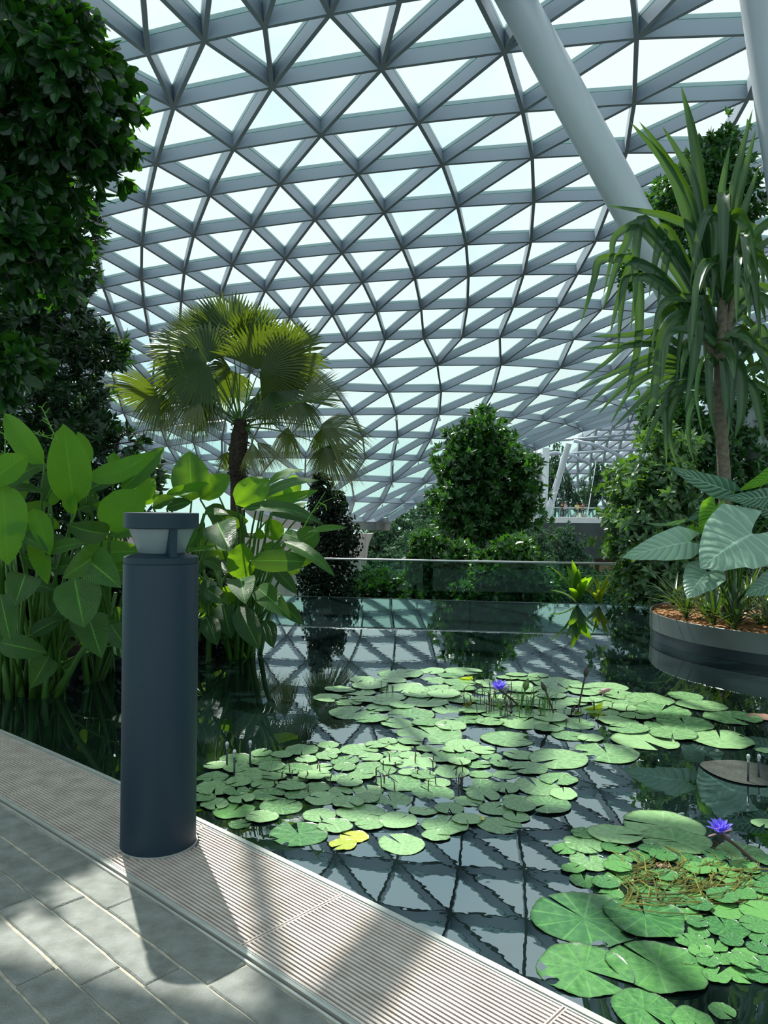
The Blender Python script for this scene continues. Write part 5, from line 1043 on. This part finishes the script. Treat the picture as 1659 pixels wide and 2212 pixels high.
stalks(1205, 1530, 1360, 1575, 12, .08, 'lily_stalks', 'short dark stalks at the foot of the tallest bud', 'dstem')
stalks(800, 1640, 1010, 1710, 26, .07, 'lily_stalks', 'short dark stalks poking through the near raft', 'dstem')
stalks(560, 1660, 760, 1720, 12, .06, 'lily_stalks', 'sparse stalks near the bollard', 'dstem')
stalks(820, 1488, 850, 1500, 5, .12, 'lily_stalks', 'thin upright stalks at the left of the back raft', 'dstem', bend=.1)
# submerged grassy tangle in the right raft
mb = MB()
for _ in range(170):
    q = G(rnd.uniform(1330, 1600), rnd.uniform(1872, 1960)); a_ = rnd.uniform(-.5, .5)+(0 if rnd.random() < .6 else 1.); L_ = rnd.uniform(.08, .3)
    mb.tube([q+(0, 0, .002), q+np.array([math.cos(a_)*L_*.5, math.sin(a_)*L_*.5, rnd.uniform(.002, .02)]), q+np.array([math.cos(a_+.3)*L_, math.sin(a_+.3)*L_, .001])], [.0025, .0022, .0012], n=4, tint=rnd.random())
MT['weed'] = leafmat('water_weed', '#4a4a1c', '#8a8a3a', tw=.1); tag(mb.build('water_weed', MT['weed']), 'tangle of olive stems floating in the right raft', 'water weed', None, 'stuff')
# curled leaves among pads
def curl_leaf(x, y, w_, h_, lab_, mat='yellow', tint=.8):
    q = G(x, y); D = q[1]; s = w_*D/F; lf = leaf_obj('curled_pad', MT[mat], None, q+(-s/2, 0, .0), q+(s/2, .02, h_*D/F), s*.42, np.array([.1, -.5, .8]), tint=tint, bend=.15, fold=.5, shape='round'); tag(lf, lab_, 'leaf'); return lf
curl_leaf(1003, 1468, 36, 6, 'bright yellow-green curled leaf at the rear edge of the back raft'); curl_leaf(1282, 1532, 42, 16, 'yellow-green folded leaf right of the tallest bud'); curl_leaf(1010, 1522, 22, 10, 'yellow folded leaf left of the thin stalks'); curl_leaf(1246, 1540, 24, 3, 'yellow-green pad piece at the foot of the tallest bud')
curl_leaf(1655, 1760, 12, 60, 'dark upright leaf edge at the right frame edge', 'thalia', .1)
# big dead leaf half under the surface
q0, q1 = G(1514, 1652), G(1720, 1690); lf = leaf_obj('sunken_leaf', pbr('sunken_leaf', '#1d2620', '#343b34', rough=.5, scale=9, bump=.6), None, q1+(0, 0, .0), q0+(0, 0, .004), .20, np.array([.1, 1, 0.]), tint=.4, bend=.0, fold=0., shape='round', m=14); lf.location.z = .004; tag(lf, 'big grey dead leaf floating flat near the light stakes', 'leaf')
# clear light stakes
def stake(x, yt, xb, yb, label):
    q = G(xb, yb); D = q[1]; t = W(x, yt, D); root = empty('pond_light_stake', (q[0], q[1], WZ)); tag(root, label, 'light stake')
    H = t[2]-WZ; r = .0052; mb = MB(); mb.tube([(q[0], q[1], WZ-.05), (q[0], q[1], WZ+H*.72)], r, n=10); mb.build('rod', MT['band'], root, smooth=True)
    mb = MB(); mb.tube([(q[0], q[1], WZ+H*.72), (q[0], q[1], WZ+H-.018)], r*1.15, n=10); mb.lathe([(0, 0), (r*2, 0), (r*2, .004), (0, .004)], (q[0], q[1], WZ+H-.018), 12); mb.build('sleeve', MT['clear'], root, smooth=False)
    mb = MB(); mb.lathe([(0, 0), (r*1.5, .001), (r*1.75, .007), (r*1.5, .012), (r*.8, .016), (0, .0175)], (q[0], q[1], WZ+H-.014), 14); mb.build('bulb', MT['white'], root, smooth=True)
stake(490, 1603, 490, 1655, 'clear light stake nearest the bollard, left of three'); stake(507, 1620, 506, 1676, 'front one of the three clear light stakes beside the bollard'); stake(541, 1600, 540, 1652, 'right one of the three clear light stakes beside the bollard')
stake(1616, 1630, 1616, 1690, 'left clear light stake of the pair at the right edge'); stake(1639, 1630, 1639, 1680, 'right clear light stake of the pair at the right edge')
# ------------------------------------------------------------------ tall strap-leaved plant in the planter
DT = 8.15
sp = empty('screw_pine', (W(1568, 1200, DT)[0], DT, .2)); tag(sp, 'tall strap-leaved screw pine with ringed trunk growing in the round planter', 'strap-leaved plant')
mb = MB(); T_ = [W(1572, 1300, DT), W(1570, 1180, DT), W(1567, 1060, DT), W(1560, 960, DT), W(1553, 870, DT), W(1556, 760, DT), W(1562, 640, DT)]; T_[0][2] = .2
pts = []; rr = []
for a, b_ in zip(T_[:-1], T_[1:]):
    for k in range(8): pts.append(a+(b_-a)*k/8); rr.append(.072-.02*len(pts)/48+.003*(k % 2))
pts.append(T_[-1]); rr.append(.03); mb.tube(pts, rr, n=20); mb.build('trunk', MT['trunk'], sp, smooth=True)
for ex, ey in ((1600, 520), (1520, 720)):
    mb = MB(); mb.tube([W(1558, 790, DT), W((1558+ex)/2, (790+ey)/2+15, DT), W(ex, ey, DT)], [.045, .038, .03], n=12); mb.build('branch', MT['trunk'], sp, smooth=True)
def strap(pl, w_, D=DT, tint=.3, dz=None, tw=0., mat='strap'):
    """strap leaf along picture points; each point may carry a depth offset"""
    n = len(pl); P_ = [W(p[0], p[1], D+(p[2] if len(p) > 2 else 0)) for p in pl]
    # densify
    Q = []
    for i in range(n-1):
        for k in range(4):
            t = k/4; p0 = P_[max(i-1, 0)]; p1 = P_[i]; p2 = P_[i+1]; p3 = P_[min(i+2, n-1)]
            Q.append(.5*((2*p1)+(-p0+p2)*t+(2*p0-5*p1+4*p2-p3)*t*t+(-p0+3*p1-3*p2+p3)*t**3))
    Q.append(P_[-1]); m_ = len(Q); vs = []; fs = []; ts = []; hw = w_/2*D/F
    for i, q in enumerate(Q):
        d = unit(Q[min(i+1, m_-1)]-Q[max(i-1, 0)]); vw = unit(q-C0); s = unit(np.cross(d, vw)); u_ = unit(np.cross(s, d)); a_ = tw+.25*math.sin(i*.35+w_); s = s*math.cos(a_)+u_*math.sin(a_); nn = unit(np.cross(d, s))
        f_ = i/(m_-1); w2 = hw*min(1, .7+f_*2)*(1-max(0, (f_-.45)/.55)**1.7)+.0005
        vs += [q-s*w2+nn*w2*.4, q-s*w2*.45, q+nn*w2*.25*0, q+s*w2*.45, q+s*w2+nn*w2*.4]; e_ = tint+.35*(f_**4); ts += [min(1, e_+.12), min(1, e_), min(1, e_+.3), min(1, e_), min(1, e_+.12)]
    for i in range(m_-1):
        for j in range(4): a = 5*i+j; fs.append((a, a+1, a+6, a+5))
    mb = MB(); mb.add(vs, fs, ts); return mb.build('leaf', MT[mat], sp, smooth=True)
SL = [([(1515, 640), (1500, 520), (1450, 372), (1361, 263)], 24, .35), ([(1520, 600), (1495, 440), (1437, 337), (1381, 263)], 18, .4), ([(1530, 600), (1503, 407), (1465, 330), (1431, 273)], 15, .1), ([(1535, 620), (1520, 450), (1500, 306), (1471, 185)], 25, .3), ([(1555, 620), (1556, 440), (1577, 311)], 17, .7), ([(1560, 620), (1580, 430), (1626, 235)], 19, .35), ([(1565, 630), (1590, 450), (1633, 278)], 20, .4), ([(1575, 640), (1600, 480), (1641, 357)], 17, .15),
 ([(1562, 640), (1563, 520), (1563, 422, -.1), (1563, 440, -.25), (1562, 560, -.35), (1560, 640, -.35)], 27, .05), ([(1550, 640), (1575, 500), (1590, 462, -.1), (1608, 480, -.2), (1625, 525, -.25), (1637, 600, -.25)], 26, .5), ([(1545, 650), (1532, 500), (1538, 470, -.1), (1547, 500, -.2), (1545, 580, -.25), (1538, 655, -.25)], 24, .3),
 ([(1550, 660), (1550, 520), (1543, 455, -.1), (1520, 472, -.2), (1502, 545, -.25), (1490, 620, -.25)], 22, .0), ([(1545, 660), (1500, 506), (1450, 470), (1396, 458), (1308, 443)], 18, .15), ([(1530, 680), (1460, 560), (1400, 490), (1388, 478), (1330, 510), (1320, 560), (1303, 640)], 19, .15), ([(1520, 690), (1440, 560), (1375, 490), (1350, 530), (1330, 580), (1313, 640), (1300, 670)], 17, .4),
 ([(1530, 690), (1450, 540), (1390, 474), (1378, 510), (1372, 570), (1371, 640), (1362, 715)], 20, .3), ([(1535, 690), (1480, 570), (1437, 490), (1427, 520), (1415, 570), (1402, 640)], 24, .1), ([(1540, 690), (1490, 600), (1452, 528), (1440, 560), (1428, 620), (1420, 660)], 20, .05),
 ([(1520, 700), (1420, 590), (1360, 560), (1298, 561), (1285, 600), (1270, 650), (1254, 698)], 18, .4), ([(1520, 700), (1430, 600), (1374, 571), (1355, 590), (1335, 650), (1318, 722)], 22, .1), ([(1525, 700), (1430, 610), (1360, 600), (1346, 625), (1340, 690), (1334, 765)], 17, .1), ([(1525, 710), (1440, 630), (1385, 600), (1381, 650), (1378, 740), (1361, 822), (1355, 850)], 21, .35), ([(1535, 720), (1500, 690), (1467, 683, -.1), (1437, 721, -.15), (1420, 800, -.2), (1407, 878, -.2), (1397, 915, -.2)], 26, .4), ([(1545, 720), (1525, 690), (1509, 690, -.2), (1502, 740, -.25), (1495, 800, -.25), (1480, 885, -.25)], 28, .3),
 ([(1520, 800), (1440, 750), (1360, 745), (1311, 782), (1245, 830)], 14, .3), ([(1520, 800), (1430, 765), (1340, 800), (1242, 847)], 14, .4), ([(1520, 810), (1430, 780), (1340, 815), (1258, 888)], 15, .3), ([(1525, 810), (1440, 790), (1350, 835), (1290, 898)], 14, .5), ([(1525, 815), (1440, 800), (1370, 835), (1318, 918)], 14, .9), ([(1530, 820), (1440, 815), (1380, 870), (1321, 928)], 13, .2), ([(1530, 830), (1460, 830), (1410, 870), (1369, 936)], 14, .2), ([(1535, 835), (1470, 840), (1420, 900), (1374, 1011)], 15, .25), ([(1520, 790), (1430, 720), (1350, 725), (1275, 727)], 13, .4), ([(1520, 795), (1430, 745), (1340, 748), (1253, 754)], 13, .45),
 ([(1530, 820), (1470, 810), (1440, 860), (1438, 940), (1440, 1004)], 15, .1), ([(1530, 830), (1480, 830), (1448, 900), (1450, 960), (1465, 1014)], 14, .2), ([(1545, 790), (1533, 772, -.2), (1531, 800, -.3), (1533, 870, -.3), (1545, 941, -.25)], 17, .05), ([(1560, 790), (1562, 776, -.2), (1566, 820, -.3), (1571, 878, -.3), (1583, 940, -.3)], 18, .1), ([(1565, 800), (1586, 729, -.1), (1584, 790, -.25), (1578, 880, -.3), (1572, 950, -.3)], 17, .0), ([(1570, 810), (1594, 786, -.1), (1602, 840, -.2), (1600, 900, -.25), (1588, 945, -.2)], 24, .1), ([(1600, 760), (1630, 715), (1648, 716), (1662, 800), (1668, 860)], 18, .05),
 ([(1540, 850), (1500, 850), (1488, 900), (1490, 960), (1500, 1000)], 13, .3), ([(1570, 830), (1620, 830), (1640, 900), (1650, 960)], 18, .2), ([(1575, 820), (1640, 790), (1690, 830)], 16, .2), ([(1575, 830), (1640, 830), (1700, 880)], 16, .3), ([(1580, 800), (1640, 740), (1700, 740)], 18, .2), ([(1570, 650), (1620, 560), (1680, 500)], 20, .3), ([(1570, 680), (1630, 620), (1700, 640)], 20, .15), ([(1575, 700), (1640, 640), (1690, 700), (1700, 760)], 20, .25)]
for pl_, w_, ti in SL: strap(pl_, w_, tint=ti*.6)
for i in range(40):   # dense inner leaves
    cx_, cy_ = [(1560, 630), (1550, 760), (1600, 560), (1540, 700)][i % 4]; a_ = rnd.uniform(0, 6.28); R_ = rnd.uniform(70, 165); dx = math.cos(a_)*R_; dep = math.sin(a_)*.9; lift = rnd.uniform(-30, 90)
    strap([(cx_, cy_+rnd.uniform(-10, 40)), (cx_+dx*.45, cy_-lift, dep*.4), (cx_+dx*.85, cy_-lift*.5+20, dep*.8), (cx_+dx, cy_+rnd.uniform(40, 150), dep)], rnd.uniform(14, 22), tint=rnd.random()*.35, tw=rnd.uniform(-.5, .5))
for pl_ in ([(1520, 770, -.2), (1510, 800, -.3), (1505, 860, -.3), (1518, 940, -.3)], [(1500, 860, -.2), (1488, 900, -.3), (1487, 950, -.3)]): strap(pl_, 8, tint=.5, mat='padb_leaf') if False else strap(pl_, 9, tint=1.)
# ------------------------------------------------------------------ elephant ear
DE = 7.5
ee = empty('elephant_ear_plant', (W(1600, 1200, 7.7)[0], 7.9, .2)); tag(ee, 'elephant-ear plant with huge ribbed grey-green leaves in the planter', 'elephant ear plant')
EL = [(1492, 1170, 1344, 1205, 76, 7.1, -.1, -.25, .06, .75, 'taro'), (1625, 1153, 1513, 1228, 172, 7.0, -.2, -.35, .08, .6, 'taro'), (1527, 1236, 1484, 1293, 84, 7.0, -.15, -.3, .06, .55, 'taro'), (1545, 1092, 1512, 1155, 56, 7.4, 0, .1, .05, .7, 'tarol'),
      (1582, 1062, 1448, 1008, 50, 7.4, .1, .2, .12, .15, 'taro'), (1665, 1072, 1560, 1074, 44, 7.3, -.2, .3, .08, .1, 'taro'), (1685, 1008, 1594, 1060, 34, 7.5, 0, .5, .08, .6, 'tarol'), (1690, 1250, 1608, 1286, 60, 7.0, -.1, -.1, .05, .35, 'taro'), (1480, 1122, 1393, 1130, 10, 7.3, 0, .9, .1, .9, 'taro'),
      (1525, 1102, 1478, 1128, 18, 7.5, 0, .3, .05, .1, 'taro'), (1500, 1140, 1490, 1168, 24, 7.6, 0, 0, .05, .8, 'tarol'), (1620, 1105, 1560, 1120, 40, 7.8, 0, .2, .05, .0, 'taro'), (1690, 1110, 1620, 1090, 46, 7.6, 0, .2, .05, .1, 'taro')]
for bx, by, tx, ty, w_, D, dY, ti, be, tint, mt in EL:
    lf, b = traced_leaf(ee, bx, by, tx, ty, w_, D, dY, ti, be, shape='heart', mat=mt, tint=tint, fold=.12, curl=.8, cup=-.1)
    r_ = parent_loc(ee)+np.array([rnd.uniform(-.06, .06), rnd.uniform(-.1, .05), 0]); mb = MB(); m_ = np.array([r_[0]*.6+b[0]*.4, r_[1]*.6+b[1]*.4, max(b[2], r_[2])*.6+b[2]*.4]); mb.tube([r_*(1-t)**2+2*m_*t*(1-t)+b*t*t for t in np.linspace(0, 1, 8)], [.02-.012*t for t in np.linspace(0, 1, 8)], n=8, tint=.3); mb.build('petiole', MT['stem'], lf, smooth=True)
mb = MB(); r_ = parent_loc(ee); mb.tube([r_-(0, 0, .02), r_+(0, .02, .25), r_+(.02, 0, .45)], [.09, .085, .05], n=14); mb.build('trunk', MT['dark_bark'], ee, smooth=True)
# ------------------------------------------------------------------ low plants
def tuft(x, y, n, L_, w_, label, mat, tint=(.1, .5), grp=None, base=None, el=(.5, 1.35), name='strappy_ground_plant', shape='strap', droop=.45, zt=.21):
    q = base if base is not None else G(x, y, zt); root = empty(name, q); tag(root, label, 'ground plant', grp)
    for k in range(n):
        a_ = 2.4*k+rnd.uniform(-.3, .3); e = rnd.uniform(*el); l = L_*rnd.uniform(.7, 1.15); d = np.array([math.cos(a_)*math.cos(e), math.sin(a_)*math.cos(e), math.sin(e)]); s = np.array([-math.sin(a_), math.cos(a_), 0])
        leaf_obj('leaf', MT[mat], root, np.array(q)+d*.01, np.array(q)+d*l, w_/2, s, tint=rnd.uniform(*tint), bend=.05, fold=.3, shape=shape, droop=droop*math.cos(e), m=7)
    return root
pp = [(1490, 1320, 14, .3, 'small strappy plant at the left end of the planter'), (1455, 1300, 12, .26, 'tiny strappy plant on the rear rim of the planter'), (1530, 1335, 16, .34, 'strappy plant on the mulch, second from the left rim'), (1590, 1350, 20, .42, 'fresh green strappy plant at the front of the planter'), (1645, 1352, 18, .36, 'strappy plant at the right frame edge in the planter'),
      (1560, 1312, 16, .42, 'strappy plant under the smallest elephant-ear leaf'), (1620, 1318, 18, .45, 'dark strappy plant in the middle of the planter'), (1500, 1290, 14, .36, 'strappy plant behind the left end of the planter mulch'), (1655, 1300, 16, .4, 'dark strappy plant under the large leaf at the right edge')]
for x, y, n, l, lb in pp: tuft(x, y, n, l, .028, lb, 'thalia' if False else 'strap', (.0, .35))
for i in range(46):
    for _ in range(50):
        a_ = rnd.uniform(0, 6.28); r_ = PR*.93*rnd.random()**.5; x = PC[0]+r_*math.cos(a_); y = PC[1]+r_*math.sin(a_)
        if (x-3.05)**2+(y-8.5)**2 > .16 and np.hypot(x-4.3, y-8.) > .2: break
    tuft(0, 0, 15, rnd.uniform(.34, .6), .03, 'dark strappy plant in the dense middle planting of the round planter', 'strap', (.0, .3), 'dense strappy plants in the planter', np.array([x, y, .2+.06*(1-(r_/PR)**2)]))
# plants on the far pond edge
def edge(x, y): q = G(x, y); return np.array([q[0], q[1]+.1, WZ+.01])
tuft(0, 0, 17, .62, .12, 'leafy scallop-edged plant on the far pond edge, left of three', 'thalia', (.35, .7), None, edge(1250, 1306), (.5, 1.4), 'scalloped_leaf_plant', 'lance', .2)
tuft(0, 0, 22, .50, .055, 'yellow-striped narrow-leaved plant on the far pond edge, middle of three', 'yellow', (.3, 1.), None, edge(1298, 1308), (.6, 1.4), 'yellow_striped_plant', 'lance', .2)
tuft(0, 0, 16, .46, .085, 'yellow-green round-leaved plant on the far pond edge beside the planter', 'yellow', (.2, .8), None, edge(1372, 1311), (.5, 1.4), 'yellow_leaved_plant', 'round', .1)
tuft(0, 0, 20, .75, .05, 'large dark grassy plant between the far edge and the planter', 'strap', (.05, .3), None, edge(1420, 1306), (.3, 1.3), 'grassy_plant', 'strap', .3)
tuft(0, 0, 20, .85, .05, 'tall grassy plant rising behind the planter rim', 'strap', (.2, .6), None, edge(1465, 1306)+np.array([0, .5, 0]), (.4, 1.4), 'grassy_plant', 'strap', .3)
tuft(0, 0, 18, .7, .05, 'grassy plant behind the smallest elephant-ear leaf', 'strap', (.0, .3), None, edge(1520, 1306)+np.array([0, .5, 0]), (.4, 1.4), 'grassy_plant', 'strap', .3)
